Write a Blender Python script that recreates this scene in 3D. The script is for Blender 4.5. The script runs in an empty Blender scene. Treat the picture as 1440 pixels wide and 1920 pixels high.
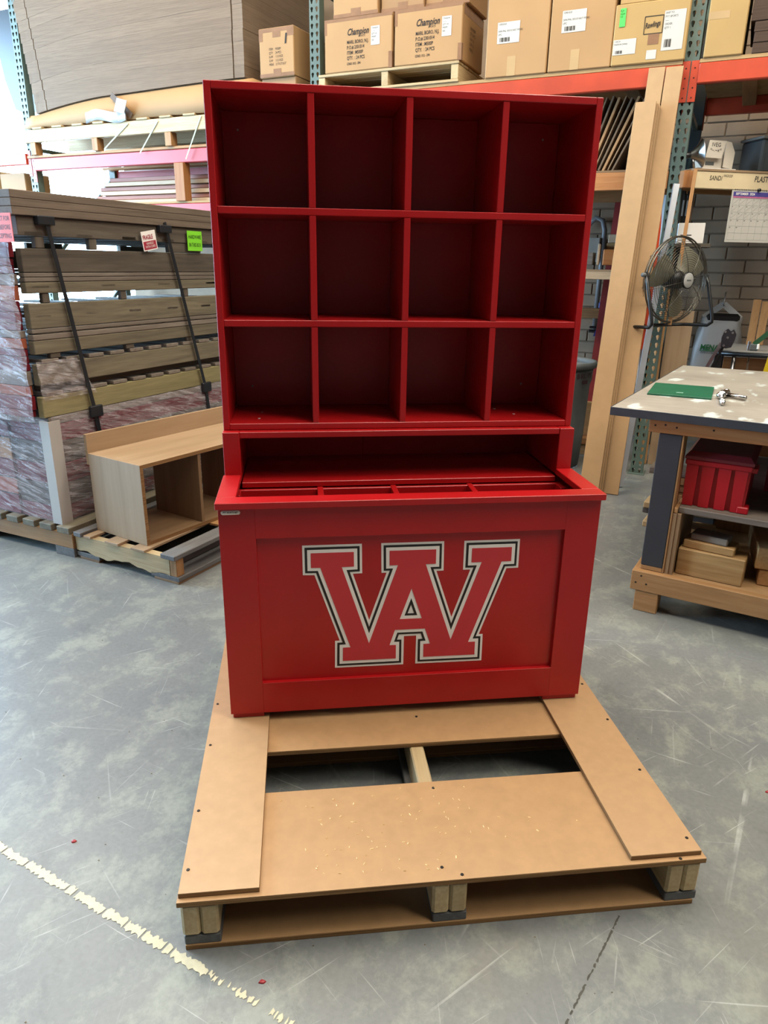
import bpy, bmesh, math, random
from mathutils import Vector, Matrix
random.seed(7)
S = bpy.context.scene
C = S.collection
R = math.radians

ALB = .64          # surfaces of this dim hall reflect little; the lamps are strong
KEEP = ('white', 'red vinyl', 'label', 'steel', 'chrome', 'aluminium', 'calendar', 'cream paint', 'fan wire', 'reflector', 'green tag', 'bluish')
def lin(r, g, b, k=None):
    f0 = lin0(r, g, b); k = ALB if k is None else k
    return (f0[0] * k, f0[1] * k, f0[2] * k, 1)
def lin0(r, g, b):
    f = lambda c: (c / 255) / 12.92 if c / 255 <= .04045 else ((c / 255 + .055) / 1.055) ** 2.4
    return (f(r), f(g), f(b), 1)

# ------------------------------------------------------------------ room frame
TH = R(-32.5)
BASE = Vector((2.789, 3.65, 0))
UD = Vector((math.cos(TH), math.sin(TH), 0))
VD = Vector((-math.sin(TH), math.cos(TH), 0))
def W(u, v, z=0.0):
    return BASE + UD * u + VD * v + Vector((0, 0, z))

# ------------------------------------------------------------------ camera
cam = bpy.data.cameras.new('camera')
cam.sensor_fit = 'HORIZONTAL'
cam.sensor_width = 36
cam.lens = 1334.1 / 1440 * 36
cam.clip_end = 100
co = bpy.data.objects.new('camera', cam)
C.objects.link(co)
yaw, pit, rol = -.1267, -.3345, .0152
fwd = Vector((-math.sin(yaw) * math.cos(pit), math.cos(yaw) * math.cos(pit), math.sin(pit)))
r0 = Vector((math.cos(yaw), math.sin(yaw), 0)); u0 = r0.cross(fwd)
rt = r0 * math.cos(rol) + u0 * math.sin(rol); up = u0 * math.cos(rol) - r0 * math.sin(rol)
m = Matrix((rt, up, -fwd)).transposed().to_4x4()
m.translation = Vector((.2687, -1.219, 1.4537))
co.matrix_world = m
S.camera = co

# ------------------------------------------------------------------ world, light, exposure
wd = bpy.data.worlds.new('daylight'); S.world = wd; wd.use_nodes = True
bg = wd.node_tree.nodes['Background']
bg.inputs[0].default_value = (.46, .72, 1, 1); bg.inputs[1].default_value = 27.0
S.view_settings.view_transform = 'Standard'
S.view_settings.look = 'None'
S.view_settings.exposure = 0.34
S.view_settings.gamma = 1.0
S.view_settings.use_curve_mapping = False
CEIL = 6.0
def lamp(name, u, v, z, su, sv, power, col, rot=None, portal=False):
    l = bpy.data.lights.new(name, 'AREA'); l.shape = 'RECTANGLE'; l.size = su; l.size_y = sv
    l.energy = power; l.color = col
    if portal: l.cycles.is_portal = True
    o = bpy.data.objects.new(name, l); C.objects.link(o); o.location = W(u, v, z)
    o.rotation_euler = rot if rot else (0, 0, TH)
    return o
for u in (-5.2, -2.0, 1.3, 4.5):
    for v, pw in ((-1.9, 140), (-4.4, 118)):
        lamp('ceiling_lamp', u, v, CEIL - .45, 2.6, 1.1, pw, (1, .92, .79))
# overhead door in the left wall (portal guides the daylight through the real opening)
lamp('door_portal', -8.98, -3.6, 2.15, 6.4, 4.3, 1, (1, 1, 1), rot=(R(90), 0, TH - R(90)), portal=True)
lamp('gateway_portal', -7.45, 1.37, 2.65, 2.7, 5.3, 1, (1, 1, 1), rot=(R(-90), 0, TH), portal=True)

# ------------------------------------------------------------------ materials
MATS = {}
def newmat(name):
    m = bpy.data.materials.new(name); m.use_nodes = True
    nt = m.node_tree; b = nt.nodes['Principled BSDF']
    return m, nt, b
def N(nt, t, **k):
    n = nt.nodes.new(t)
    for a, v in k.items(): setattr(n, a, v)
    return n
def coords(nt, scale=(1, 1, 1), rnd=True, rot=(0, 0, 0)):
    tc = N(nt, 'ShaderNodeTexCoord'); mp = N(nt, 'ShaderNodeMapping')
    mp.inputs['Scale'].default_value = scale
    if any(rot):
        m0 = N(nt, 'ShaderNodeMapping'); m0.inputs['Rotation'].default_value = rot
        nt.links.new(tc.outputs['Object'], m0.inputs['Vector']); nt.links.new(m0.outputs[0], mp.inputs['Vector'])
        return mp.outputs[0]
    if rnd:
        oi = N(nt, 'ShaderNodeObjectInfo'); ad = N(nt, 'ShaderNodeVectorMath', operation='ADD')
        mu = N(nt, 'ShaderNodeMath', operation='MULTIPLY'); mu.inputs[1].default_value = 37.0
        nt.links.new(oi.outputs['Random'], mu.inputs[0])
        nt.links.new(tc.outputs['Object'], ad.inputs[0]); nt.links.new(mu.outputs[0], ad.inputs[1])
        nt.links.new(ad.outputs[0], mp.inputs['Vector'])
    else:
        nt.links.new(tc.outputs['Object'], mp.inputs['Vector'])
    return mp.outputs[0]
def noise(nt, vec, scale, detail=3, rough=.55, dist=0):
    n = N(nt, 'ShaderNodeTexNoise'); n.inputs['Scale'].default_value = scale
    n.inputs['Detail'].default_value = detail; n.inputs['Roughness'].default_value = rough
    n.inputs['Distortion'].default_value = dist
    nt.links.new(vec, n.inputs['Vector']); return n.outputs['Fac']
def ramp(nt, fac, stops):
    r = N(nt, 'ShaderNodeValToRGB'); e = r.color_ramp.elements
    while len(e) < len(stops): e.new(.5)
    for i, (p, c) in enumerate(stops): e[i].position = p; e[i].color = c
    nt.links.new(fac, r.inputs[0]); return r.outputs[0]
def mixc(nt, fac, a, b, mode='MIX'):
    n = N(nt, 'ShaderNodeMix', data_type='RGBA', blend_type=mode)
    for s, v in ((0, fac), (6, a), (7, b)):
        if isinstance(v, (int, float, tuple)): n.inputs[s].default_value = v
        else: nt.links.new(v, n.inputs[s])
    return n.outputs[2]
def bump(nt, b, h, strength, dist=.002):
    n = N(nt, 'ShaderNodeBump'); n.inputs['Strength'].default_value = strength; n.inputs['Distance'].default_value = dist
    nt.links.new(h, n.inputs['Height']); nt.links.new(n.outputs[0], b.inputs['Normal'])
def vary(nt, col, lo=.9, hi=1.08):
    oi = N(nt, 'ShaderNodeObjectInfo'); mr = N(nt, 'ShaderNodeMapRange')
    mr.inputs[3].default_value = lo; mr.inputs[4].default_value = hi
    nt.links.new(oi.outputs['Random'], mr.inputs[0])
    h = N(nt, 'ShaderNodeHueSaturation'); nt.links.new(mr.outputs[0], h.inputs['Value']); nt.links.new(col, h.inputs['Color'])
    return h.outputs[0]
def paint(name, rgb, rough=.45, var=.12, scale=6, bmp=.0, metal=0, spec=.5, bscale=120):
    if name in MATS: return MATS[name]
    m, nt, b = newmat(name); v = coords(nt)
    c = lin(*rgb, 1.0 if any(w in name for w in KEEP) else None); d = tuple(x * (1 - var) for x in c[:3]) + (1,); e = tuple(min(1, x * (1 + var)) for x in c[:3]) + (1,)
    col = ramp(nt, noise(nt, v, scale, 4), [(.3, d), (.7, e)])
    nt.links.new(col, b.inputs['Base Color'])
    b.inputs['Roughness'].default_value = rough; b.inputs['Metallic'].default_value = metal
    b.inputs['Specular IOR Level'].default_value = spec
    if bmp: bump(nt, b, noise(nt, v, bscale, 2), bmp)
    MATS[name] = m; return m
def wood(name, a, c, axis='y', rough=.6, k=1.0, lo=.86, hi=1.08, bands=.5):
    key = name + axis
    if key in MATS: return MATS[key]
    m, nt, b = newmat(key)
    sc = {'x': (1.6, 26, 26), 'y': (26, 1.6, 26), 'z': (26, 26, 1.6)}[axis]
    v = coords(nt, tuple(s * k for s in sc))
    g = noise(nt, v, 1.0, 4, .6, .8)
    col = ramp(nt, g, [(.28, lin(*a)), (.5, tuple((x + y) / 2 for x, y in zip(lin(*a), lin(*c)))), (.72, lin(*c))])
    f = noise(nt, v, 5.0, 2)
    dk = ramp(nt, f, [(.35, (.78, .74, .7, 1)), (.6, (1, 1, 1, 1))])
    col = mixc(nt, bands, col, dk, 'MULTIPLY')
    nt.links.new(vary(nt, col, lo, hi), b.inputs['Base Color'])
    b.inputs['Roughness'].default_value = rough; b.inputs['Specular IOR Level'].default_value = .3
    bump(nt, b, f, .15)
    MATS[key] = m; return m
def layered(name, cols, freq, axis='z', rough=.75, nz=.4):
    """edge of stacked sheets or plywood plies: bands along one axis"""
    if name in MATS: return MATS[name]
    m, nt, b = newmat(name)
    sc = {'z': (2.0, 2.0, freq), 'x': (freq, 2, 2), 'y': (2, freq, 2)}[axis]
    v = coords(nt, sc)
    g = noise(nt, v, 1.0, 4, .75, nz * .2)
    col = ramp(nt, g, [(.25 + .5 * i / max(1, len(cols) - 1), lin(*q)) for i, q in enumerate(cols)])
    nt.links.new(vary(nt, col, .92, 1.05), b.inputs['Base Color'])
    b.inputs['Roughness'].default_value = rough; b.inputs['Specular IOR Level'].default_value = .2
    bump(nt, b, g, .25, .003)
    MATS[name] = m; return m
def redpaint():
    if 'red' in MATS: return MATS['red']
    m, nt, b = newmat('glossy red paint'); v = coords(nt, rnd=False)
    g = noise(nt, v, 5, 3)
    col = ramp(nt, g, [(.3, lin(156, 15, 18, 1)), (.7, lin(168, 19, 22, 1))])
    nt.links.new(col, b.inputs['Base Color'])
    rr = N(nt, 'ShaderNodeMapRange'); rr.inputs[3].default_value = .27; rr.inputs[4].default_value = .42
    nt.links.new(noise(nt, v, 9, 2), rr.inputs[0]); nt.links.new(rr.outputs[0], b.inputs['Roughness'])
    b.inputs['Specular IOR Level'].default_value = .45
    bump(nt, b, noise(nt, v, 260, 2), .10, .0015)
    MATS['red'] = m; return m
def concrete():
    m, nt, b = newmat('sealed concrete'); v = coords(nt, rnd=False)
    big = noise(nt, v, 1.1, 5, .6); mid = noise(nt, coords(nt, (1, .8, 1), False, (0, 0, R(35))), 6.5, 9, .76, .15); fine = noise(nt, v, 70, 3, .6)
    base = ramp(nt, big, [(.3, lin(122, 126, 128)), (.52, lin(132, 135, 134)), (.72, lin(140, 142, 136))])
    patch = ramp(nt, mid, [(.49, (0, 0, 0, 1)), (.60, (.55, .55, .55, 1))])
    col = mixc(nt, patch, base, lin(166, 171, 158))
    dark = ramp(nt, noise(nt, coords(nt, (1, .5, 1), False, (0, 0, R(-20))), 8, 8, .75), [(.56, (0, 0, 0, 1)), (.68, (.5, .5, .5, 1))])
    col = mixc(nt, dark, col, lin(104, 106, 106))
    brown = ramp(nt, noise(nt, v, 2.2, 5, .6, .3), [(.62, (0, 0, 0, 1)), (.80, (.4, .4, .4, 1))])
    col = mixc(nt, brown, col, lin(150, 142, 124))
    sp = ramp(nt, fine, [(.35, (.88, .88, .88, 1)), (.6, (1.02, 1.02, 1.02, 1))])
    col = mixc(nt, .8, col, sp, 'MULTIPLY')
    for i, (ang, s, th) in enumerate(((12, 1.0, .695), (58, 1.3, .70), (74, .7, .69), (118, .9, .695), (150, 1.2, .695), (36, 2.2, .68), (-24, 2.4, .68), (95, 2.0, .68), (66, .45, .69), (128, .5, .69))):
        q = coords(nt, (1.2 * s, 62 * s, 1), False, (0, 0, R(ang)))
        sn = noise(nt, q, 1.0, 2, .5, .3)
        sc = ramp(nt, sn, [(th, (0, 0, 0, 1)), (th + .06, (.5, .5, .5, 1))])
        brk = ramp(nt, noise(nt, v, 2.4 + .7 * i, 2), [(.46, (0, 0, 0, 1)), (.6, (1, 1, 1, 1))])
        col = mixc(nt, mixc(nt, 1.0, sc, brk, 'MULTIPLY'), col, lin(214, 218, 212))
    nt.links.new(col, b.inputs['Base Color'])
    rr = N(nt, 'ShaderNodeMapRange'); rr.inputs[3].default_value = .27; rr.inputs[4].default_value = .52
    nt.links.new(mid, rr.inputs[0]); nt.links.new(rr.outputs[0], b.inputs['Roughness'])
    b.inputs['Specular IOR Level'].default_value = .45
    bump(nt, b, mid, .05, .004)
    return m
def film():
    m, nt, b = newmat('clear stretch film'); v = coords(nt, (1.2, 1.2, 9), False, (R(14), R(-14), 0))
    g = noise(nt, v, 6, 5, .65, .8)
    tr = N(nt, 'ShaderNodeBsdfTransparent'); tr.inputs[0].default_value = (.97, .94, .96, 1)
    b.inputs['Base Color'].default_value = (.78, .74, .76, 1); b.inputs['Roughness'].default_value = .16
    b.inputs['Specular IOR Level'].default_value = .8
    bump(nt, b, g, .9, .02)
    mx = N(nt, 'ShaderNodeMixShader')
    rr = N(nt, 'ShaderNodeMapRange'); rr.inputs[1].default_value = .40; rr.inputs[2].default_value = .72
    rr.inputs[3].default_value = .10; rr.inputs[4].default_value = .55
    nt.links.new(g, rr.inputs[0]); nt.links.new(rr.outputs[0], mx.inputs[0])
    nt.links.new(tr.outputs[0], mx.inputs[1]); nt.links.new(b.outputs[0], mx.inputs[2])
    nt.links.new(mx.outputs[0], nt.nodes['Material Output'].inputs[0])
    return m
RED = redpaint()
WHITE = paint('white print', (226, 222, 216), .5, .03)
PAPER = paint('paper sticker', (214, 210, 200), .6, .04)
BLACK = paint('black print', (24, 22, 22), .5, .1)
INK = paint('black ink', (38, 30, 24), .8, .2)
GREYC = lambda ax: wood('grey composite', (104, 103, 102), (128, 126, 124), ax, .7, 1.4, bands=.25)
PINE = lambda ax: wood('pale pine', (206, 176, 128), (228, 203, 158), ax)
OLDPINE = lambda ax: wood('tan pine', (176, 128, 80), (204, 156, 104), ax)
ORPINE = lambda ax: wood('orange pine', (186, 120, 66), (208, 146, 92), ax)
PT = lambda ax: wood('treated lumber', (110, 102, 86), (150, 140, 116), ax, .7)
DKLUM = lambda ax: wood('grey lumber', (92, 84, 74), (124, 114, 100), ax, .7)
LTGREY = lambda ax: wood('light grey lumber', (128, 116, 106), (156, 146, 132), ax, .6)
MAROON = lambda ax: wood('maroon composite', (112, 22, 34), (140, 34, 46), ax, .5, bands=.3)
HARD = paint('tan hardboard', (196, 154, 108), .42, .07, 30, .05)
HARDP = paint('tan hardboard light', (198, 158, 114), .45, .06, 30, .05)
PLYE = layered('plywood edge', [(108, 74, 42), (178, 136, 90), (120, 84, 50), (196, 156, 108)], 420)
BIRCH = lambda ax: wood('birch ply', (176, 146, 112), (198, 168, 134), ax, .5, .5, bands=.2)
BIRCHD = lambda ax: wood('brown ply', (140, 108, 76), (164, 132, 98), ax, .5, .5, bands=.2)
MDF = paint('fibreboard', (190, 152, 106), .7, .05, 18, .03)
MDFE = paint('fibreboard edge', (152, 118, 72), .8, .1, 40)
CARD = paint('corrugated cardboard', (192, 148, 96), .75, .06, 3, .05)
CARD2 = paint('dull cardboard', (176, 134, 88), .75, .07, 3, .05)
CARDY = paint('yellow cardboard', (196, 158, 96), .75, .06, 3, .05)
TAPE = paint('brown packing tape', (158, 118, 88), .25, .12, 14)
TAPEL = paint('light packing tape', (205, 170, 122), .3, .06)
RACKG = paint('rack green', (98, 116, 106), .45, .12, 9)
RACKD = paint('dark rack', (44, 48, 46), .5, .15)
ORANGE = paint('orange beam', (206, 74, 42), .42, .14, 5)
REDB = paint('faded red beam', (196, 60, 58), .45, .1, 4)
STEEL = paint('bright steel', (176, 176, 176), .28, .1, 20, 0, 1)
DARK = paint('black metal', (26, 27, 28), .35, .2)
GREYP = paint('grey plastic', (98, 102, 100), .5, .1, 5, .05)

# ------------------------------------------------------------------ mesh helpers
def obj(name, me, mat, parent=None, loc=(0, 0, 0), rot=(0, 0, 0), label=None):
    o = bpy.data.objects.new(name, me); C.objects.link(o)
    if mat and not me.materials: me.materials.append(mat)
    elif mat and me.materials[0] is not mat:
        o.data = me = me.copy(); me.materials[0] = mat
    o.location = loc; o.rotation_euler = rot
    if parent: o.parent = parent
    if label: o['label'] = label
    return o
BOXC = {}
def boxmesh(sx, sy, sz, bev):
    me = bpy.data.meshes.new('m'); bm = bmesh.new()
    bmesh.ops.create_cube(bm, size=1)
    for v in bm.verts: v.co = Vector((v.co.x * sx, v.co.y * sy, v.co.z * sz))
    if bev > 0: bmesh.ops.bevel(bm, geom=bm.edges[:], offset=min(bev, .3 * min(sx, sy, sz)), segments=1, affect='EDGES')
    bm.to_mesh(me); bm.free(); return me
def box(par, name, x, y, z, mat, bev=.0015, rot=(0, 0, 0), label=None):
    """x, y, z are (lo, hi) in the parent's frame"""
    s = (abs(x[1] - x[0]), abs(y[1] - y[0]), abs(z[1] - z[0]))
    key = (round(s[0], 4), round(s[1], 4), round(s[2], 4), bev, mat.name)
    if key not in BOXC:
        me = boxmesh(*s, bev); me.materials.append(mat); BOXC[key] = me
    return obj(name, BOXC[key], mat, par, ((x[0] + x[1]) / 2, (y[0] + y[1]) / 2, (z[0] + z[1]) / 2), rot, label)
def lumber(par, name, x, y, z, woodf, bev=.003, rot=(0, 0, 0), label=None):
    d = [abs(x[1] - x[0]), abs(y[1] - y[0]), abs(z[1] - z[0])]
    return box(par, name, x, y, z, woodf('xyz'[d.index(max(d))]), bev, rot, label)
def mk(name, vs, fs, mat, par=None, smooth=False, loc=(0, 0, 0), rot=(0, 0, 0), label=None):
    me = bpy.data.meshes.new(name); me.from_pydata([tuple(v) for v in vs], [], fs); me.update()
    if smooth:
        for p in me.polygons: p.use_smooth = True
    return obj(name, me, mat, par, loc, rot, label)
def tube(par, name, pts, r, mat, seg=8, closed=False, label=None, caps=True):
    pts = [Vector(p) for p in pts]; n = len(pts); vs = []; fs = []
    rr = r if isinstance(r, (list, tuple)) else [r] * n
    ref = None
    for i, p in enumerate(pts):
        a = pts[(i - 1) % n] if (closed or i) else p; b = pts[(i + 1) % n] if (closed or i < n - 1) else p
        t = (b - a).normalized()
        if ref is None: ref = t.orthogonal().normalized()
        ref = (ref - t * ref.dot(t)).normalized(); bi = t.cross(ref)
        for k in range(seg):
            an = 2 * math.pi * k / seg; vs.append(p + (ref * math.cos(an) + bi * math.sin(an)) * rr[i])
    for i in range(n if closed else n - 1):
        j = (i + 1) % n
        for k in range(seg):
            l = (k + 1) % seg; fs.append((i * seg + k, i * seg + l, j * seg + l, j * seg + k))
    if not closed and caps:
        fs.append(tuple(range(seg - 1, -1, -1))); fs.append(tuple((n - 1) * seg + k for k in range(seg)))
    return mk(name, vs, fs, mat, par, True, label=label)
def lathe(par, name, prof, mat, seg=24, loc=(0, 0, 0), rot=(0, 0, 0), label=None):
    vs = []; fs = []
    for r, z in prof:
        for k in range(seg):
            a = 2 * math.pi * k / seg; vs.append((r * math.cos(a), r * math.sin(a), z))
    for i in range(len(prof) - 1):
        for k in range(seg):
            l = (k + 1) % seg; fs.append((i * seg + k, i * seg + l, (i + 1) * seg + l, (i + 1) * seg + k))
    return mk(name, vs, fs, mat, par, True, loc, rot, label)
def prism(par, name, poly, y0, y1, mat, label=None, loc=(0, 0, 0), rot=(0, 0, 0)):
    """polygon in x,z extruded along y"""
    n = len(poly); vs = [(p[0], y0, p[1]) for p in poly] + [(p[0], y1, p[1]) for p in poly]
    fs = [tuple(range(n)), tuple(range(2 * n - 1, n - 1, -1))] + [(i, i + n, (i + 1) % n + n, (i + 1) % n) for i in range(n)]
    return mk(name, vs, fs, mat, par, False, loc, rot, label)
def bar(par, name, a, b, w, t, mat, nrm=(1, 0, 0), label=None):
    """flat strip from a to b, width w, thickness t, face normal nrm"""
    a = Vector(a); b = Vector(b); d = (b - a); L = d.length; d.normalize()
    n = Vector(nrm); n = (n - d * n.dot(d)).normalized(); s = d.cross(n)
    vs = []
    for q in (a, b):
        for i, j in ((-1, -1), (1, -1), (1, 1), (-1, 1)): vs.append(q + s * (i * w / 2) + n * (j * t / 2))
    return mk(name, vs, [(0, 1, 2, 3), (7, 6, 5, 4), (0, 4, 5, 1), (1, 5, 6, 2), (2, 6, 7, 3), (3, 7, 4, 0)], mat, par, label=label)
FACE = {'-y': (R(90), 0, 0), '+x': (R(90), 0, R(90)), '+z': (0, 0, 0), '-x': (R(90), 0, R(-90))}
def text(par, s, loc, size, mat, face='-y', sx=1.0, shear=0.0, roll=0.0, align='LEFT', bold=0.0, name='lettering'):
    cu = bpy.data.curves.new('t', 'FONT'); cu.body = s; cu.size = size; cu.shear = shear; cu.align_x = align
    cu.resolution_u = 2; cu.space_line = .95; cu.offset = bold
    o = bpy.data.objects.new('t', cu); C.objects.link(o)
    me = bpy.data.meshes.new_from_object(o); bpy.data.objects.remove(o); bpy.data.curves.remove(cu)
    for v in me.vertices: v.co.x *= sx
    me.materials.clear(); me.materials.append(mat)
    t = bpy.data.objects.new(name, me); C.objects.link(t); t.parent = par; t.location = loc
    t.rotation_euler = (Matrix.Rotation(0, 3, 'Z') @ Matrix.Rotation(FACE[face][2], 3, 'Z') @ Matrix.Rotation(FACE[face][0], 3, 'X') @ Matrix.Rotation(roll, 3, 'Z')).to_euler()
    return t
def thing(name, label, cat, loc, rz=0.0, group=None):
    o = bpy.data.objects.new(name, None); C.objects.link(o); o.empty_display_size = .1
    o.location = loc; o.rotation_euler = (0, 0, rz); o['label'] = label; o['category'] = cat
    if group: o['group'] = group
    return o
def tag(o, label, cat, group=None):
    o['label'] = label; o['category'] = cat
    if group: o['group'] = group
    return o
def roomthing(name, label, cat, u, v, z=0.0, extra=0.0, group=None):
    return thing(name, label, cat, W(u, v, z), TH + extra, group)
def struct(o): o['kind'] = 'structure'; return o

# ================================================================== the setting
PLASTER = paint('white painted wall', (196, 194, 188), .8, .05, 2)
BRICKP = paint('painted brick', (172, 148, 122), .75, .12, 5, .3, bscale=60)
MORTAR = paint('mortar', (142, 122, 100), .9, .15, 20, .3)
fl = mk('floor', [W(-14, -13), W(9, -13), W(9, 3), W(-14, 3)], [(0, 1, 2, 3)], concrete()); struct(fl)
# broken cream paint line on the floor
def floorstrip(name, a, b, w, mat, n, jag, gaps=0.0):
    a = Vector(a); b = Vector(b); d = (b - a).normalized(); s = Vector((-d.y, d.x, 0)); L = (b - a).length
    vs = []; fs = []; rows = []
    for i in range(n + 1):
        t = i / n; c = a.lerp(b, t)
        rows.append((c + s * (w / 2 + random.uniform(-jag, jag)), c - s * (w / 2 + random.uniform(-jag, jag))))
    for i in range(n):
        if random.random() < gaps: continue
        k = len(vs); vs += [rows[i][0], rows[i][1], rows[i + 1][1], rows[i + 1][0]]; fs.append((k, k + 1, k + 2, k + 3))
    return mk(name, vs, fs, mat, fl)
CREAM = paint('cream floor paint', (220, 210, 176), .6, .1, 60)
d0 = Vector((.613, -.442, 0)).normalized(); a0 = Vector((-.528, .357, .0012))
floorstrip('painted_line', a0 - d0 * 1.6, a0 + d0 * .70, .021, CREAM, 420, .005, .05)
floorstrip('painted_line', a0 + d0 * .70, a0 + d0 * 1.05, .012, CREAM, 90, .006, .5)
JOINT = paint('dark joint', (84, 82, 74), .9, .2, 40)
floorstrip('control_joint', (1.0, -.017, .0008), (.70, -.335, .0008), .004, JOINT, 80, .0014, .12)

wb = box(None, 'wall_back', (0, 13.3), (0, .25), (0, CEIL), MORTAR, 0); wb.location = W(.55, 1.50, CEIL / 2); wb.rotation_euler = (0, 0, TH); struct(wb)
bl, bh = .30, .102
nb = 0
for r in range(5, 34):
    for q in range(-4, 5):
        u = .35 + q * bl + (bl / 2 if r % 2 else 0)
        if not (-.95 < u < 1.35): continue
        dy = random.uniform(-.003, .003)
        box(wb, 'brick', (u - .55 - bl / 2 + .005, u - .55 + bl / 2 - .005), (-.135, -.11), (r * bh - CEIL / 2 + .005, (r + 1) * bh - CEIL / 2 - .005), BRICKP, .004).location.y += dy
        nb += 1
# painted face course beyond the brick pieces that can be told apart
box(wb, 'painted_face', (-6.65, -1.02 - .55), (-.13, -.112), (-CEIL / 2, CEIL / 2), BRICKP, .002)
box(wb, 'gateway_lintel', (-9.75, -6.65), (-.125, .125), (5.3 - CEIL / 2, CEIL / 2), PLASTER, 0); box(wb, 'gateway_jamb', (-9.75, -9.35), (-.125, .125), (-CEIL / 2, 5.3 - CEIL / 2), PLASTER, 0)
wl = box(None, 'wall_left', (0, .2), (0, 1.9), (0, CEIL), PLASTER, 0); wl.location = W(-9.1, .55, CEIL / 2); wl.rotation_euler = (0, 0, TH); struct(wl)
box(wl, 'wall_section', (-.1, .1), (-13.5, -7.4), (-CEIL / 2, CEIL / 2), PLASTER, 0)
box(wl, 'lintel', (-.1, .1), (-7.4, -.95), (4.3 - CEIL / 2, CEIL / 2), PLASTER, 0)
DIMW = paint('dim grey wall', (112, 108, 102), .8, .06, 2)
wr = box(None, 'wall_right', (0, .2), (0, 14.6), (0, CEIL), DIMW, 0); wr.location = W(7.1, -5.8, CEIL / 2); wr.rotation_euler = (0, 0, TH); struct(wr)
wf = box(None, 'wall_front', (0, 16.4), (0, .2), (0, CEIL), DIMW, 0); wf.location = W(-1, -13, CEIL / 2); wf.rotation_euler = (0, 0, TH); struct(wf)
ce = box(None, 'ceiling', (0, 16.4), (0, 14.8), (0, .2), paint('ceiling paint', (128, 124, 118), .9, .04), 0); ce.location = W(-1, -5.75, CEIL + .1); ce.rotation_euler = (0, 0, TH); struct(ce)

# ================================================================== shipping pallet under the cabinet
pal = thing('shipping_pallet', 'large tan hardboard shipping pallet on the concrete under the red cabinet', 'pallet', (-.0167, 0, 0), -.0058)
PW, PD = 1.22, 1.32
t0, t1 = .1285, .1412
for nm, y in (('deck_board', (0, .325)), ('deck_board', (.490, .83)), ('deck_board', (.98, PD))):
    b = box(pal, nm, (0, PW), y, (t0, t1), PLYE, .0008)
    box(b, 'face_sheet', (-PW / 2 + .0004, PW / 2 - .0004), (-(y[1] - y[0]) / 2 + .0004, (y[1] - y[0]) / 2 - .0004), ((t1 - t0) / 2 - .0002, (t1 - t0) / 2 + .0012), HARD, 0)
for x in ((.003, .178), (1.037, 1.212)):
    b = box(pal, 'side_strip', x, (.012, PD - .01), (t1 + .0012, .1542), PLYE, .0008)
    w2 = (x[1] - x[0]) / 2 - .0004; h2 = (.1542 - t1 - .0012) / 2
    box(b, 'face_sheet', (-w2, w2), (-(PD - .022) / 2 + .0004, (PD - .022) / 2 - .0004), (h2 - .0002, h2 + .0012), HARDP, 0)
for x in (.006, .566, 1.132):
    for k in range(2):
        lumber(pal, 'stringer', (x + k * .041, x + k * .041 + .040), (.004, .30 if x == .566 else PD - .01), (.0385, t0), PINE, .006)
    box(pal, 'runner', (x + .003, x + .083), (.006, PD - .01), (.0135, .038), GREYC('y'), .002)
for y in ((.004, .30), (.60, .88), (1.0, PD - .01)):
    b = box(pal, 'bottom_board', (.010, PW - .012), y, (0, .0128), PLYE, .0008)
    box(b, 'face_sheet', (-.598, .598), (-(y[1] - y[0]) / 2 + .0006, (y[1] - y[0]) / 2 - .0006), (.0062, .0073), HARD, 0)
lumber(pal, 'stringer', (.586, .626), (.3005, PD - .01), (.0385, t0), PINE, .004)
SCRW = paint('dark screw', (58, 54, 50), .4, .2, 0, 0, .6)
scr = bpy.data.meshes.new('screw'); bm = bmesh.new(); bmesh.ops.create_cone(bm, cap_ends=True, segments=8, radius1=.0045, radius2=.0035, depth=.0016); bm.to_mesh(scr); bm.free(); scr.materials.append(SCRW)
for x, y in ((.016, .722), (.016, .521), (.016, .262), (.016, .077), (1.196, .724), (1.200, .529), (1.194, .30), (1.196, .053)): obj('screw', scr, SCRW, pal, (x, y, .156))
for x, y in ((.620, .300), (.592, .038), (.634, .013), (.625, .617), (1.157, .006)): obj('screw', scr, SCRW, pal, (x, y, .1430))

# wood shavings scattered on the pallet
vs = []; fs = []
for i in range(95):
    x = random.gauss(.45, .2); y = random.uniform(.03, .31)
    if not .19 < x < 1.0: continue
    a = random.uniform(0, 6.28); l = random.uniform(.0015, .0042); w = random.uniform(.0006, .0014); h = random.uniform(.0005, .0015)
    dx, dy = math.cos(a), math.sin(a); k = len(vs)
    for s, t, z in ((-1, -1, 0), (1, -1, 0), (1, 1, 0), (-1, 1, 0), (-.8, 0, h), (.8, 0, h * 1.6)):
        vs.append((x + dx * l * s - dy * w * t, y + dy * l * s + dx * w * t, .1428 + z))
    fs += [(k, k + 1, k + 5, k + 4), (k + 2, k + 3, k + 4, k + 5), (k, k + 4, k + 3), (k + 1, k + 2, k + 5), (k + 3, k + 2, k + 1, k)]
sh = mk('wood_shavings', vs, fs, paint('white pine shaving', (222, 190, 136), .8, .15, 90)); sh['label'] = 'pale wood shavings scattered on the front of the pallet deck'; sh['category'] = 'shavings'; sh['kind'] = 'stuff'
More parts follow.
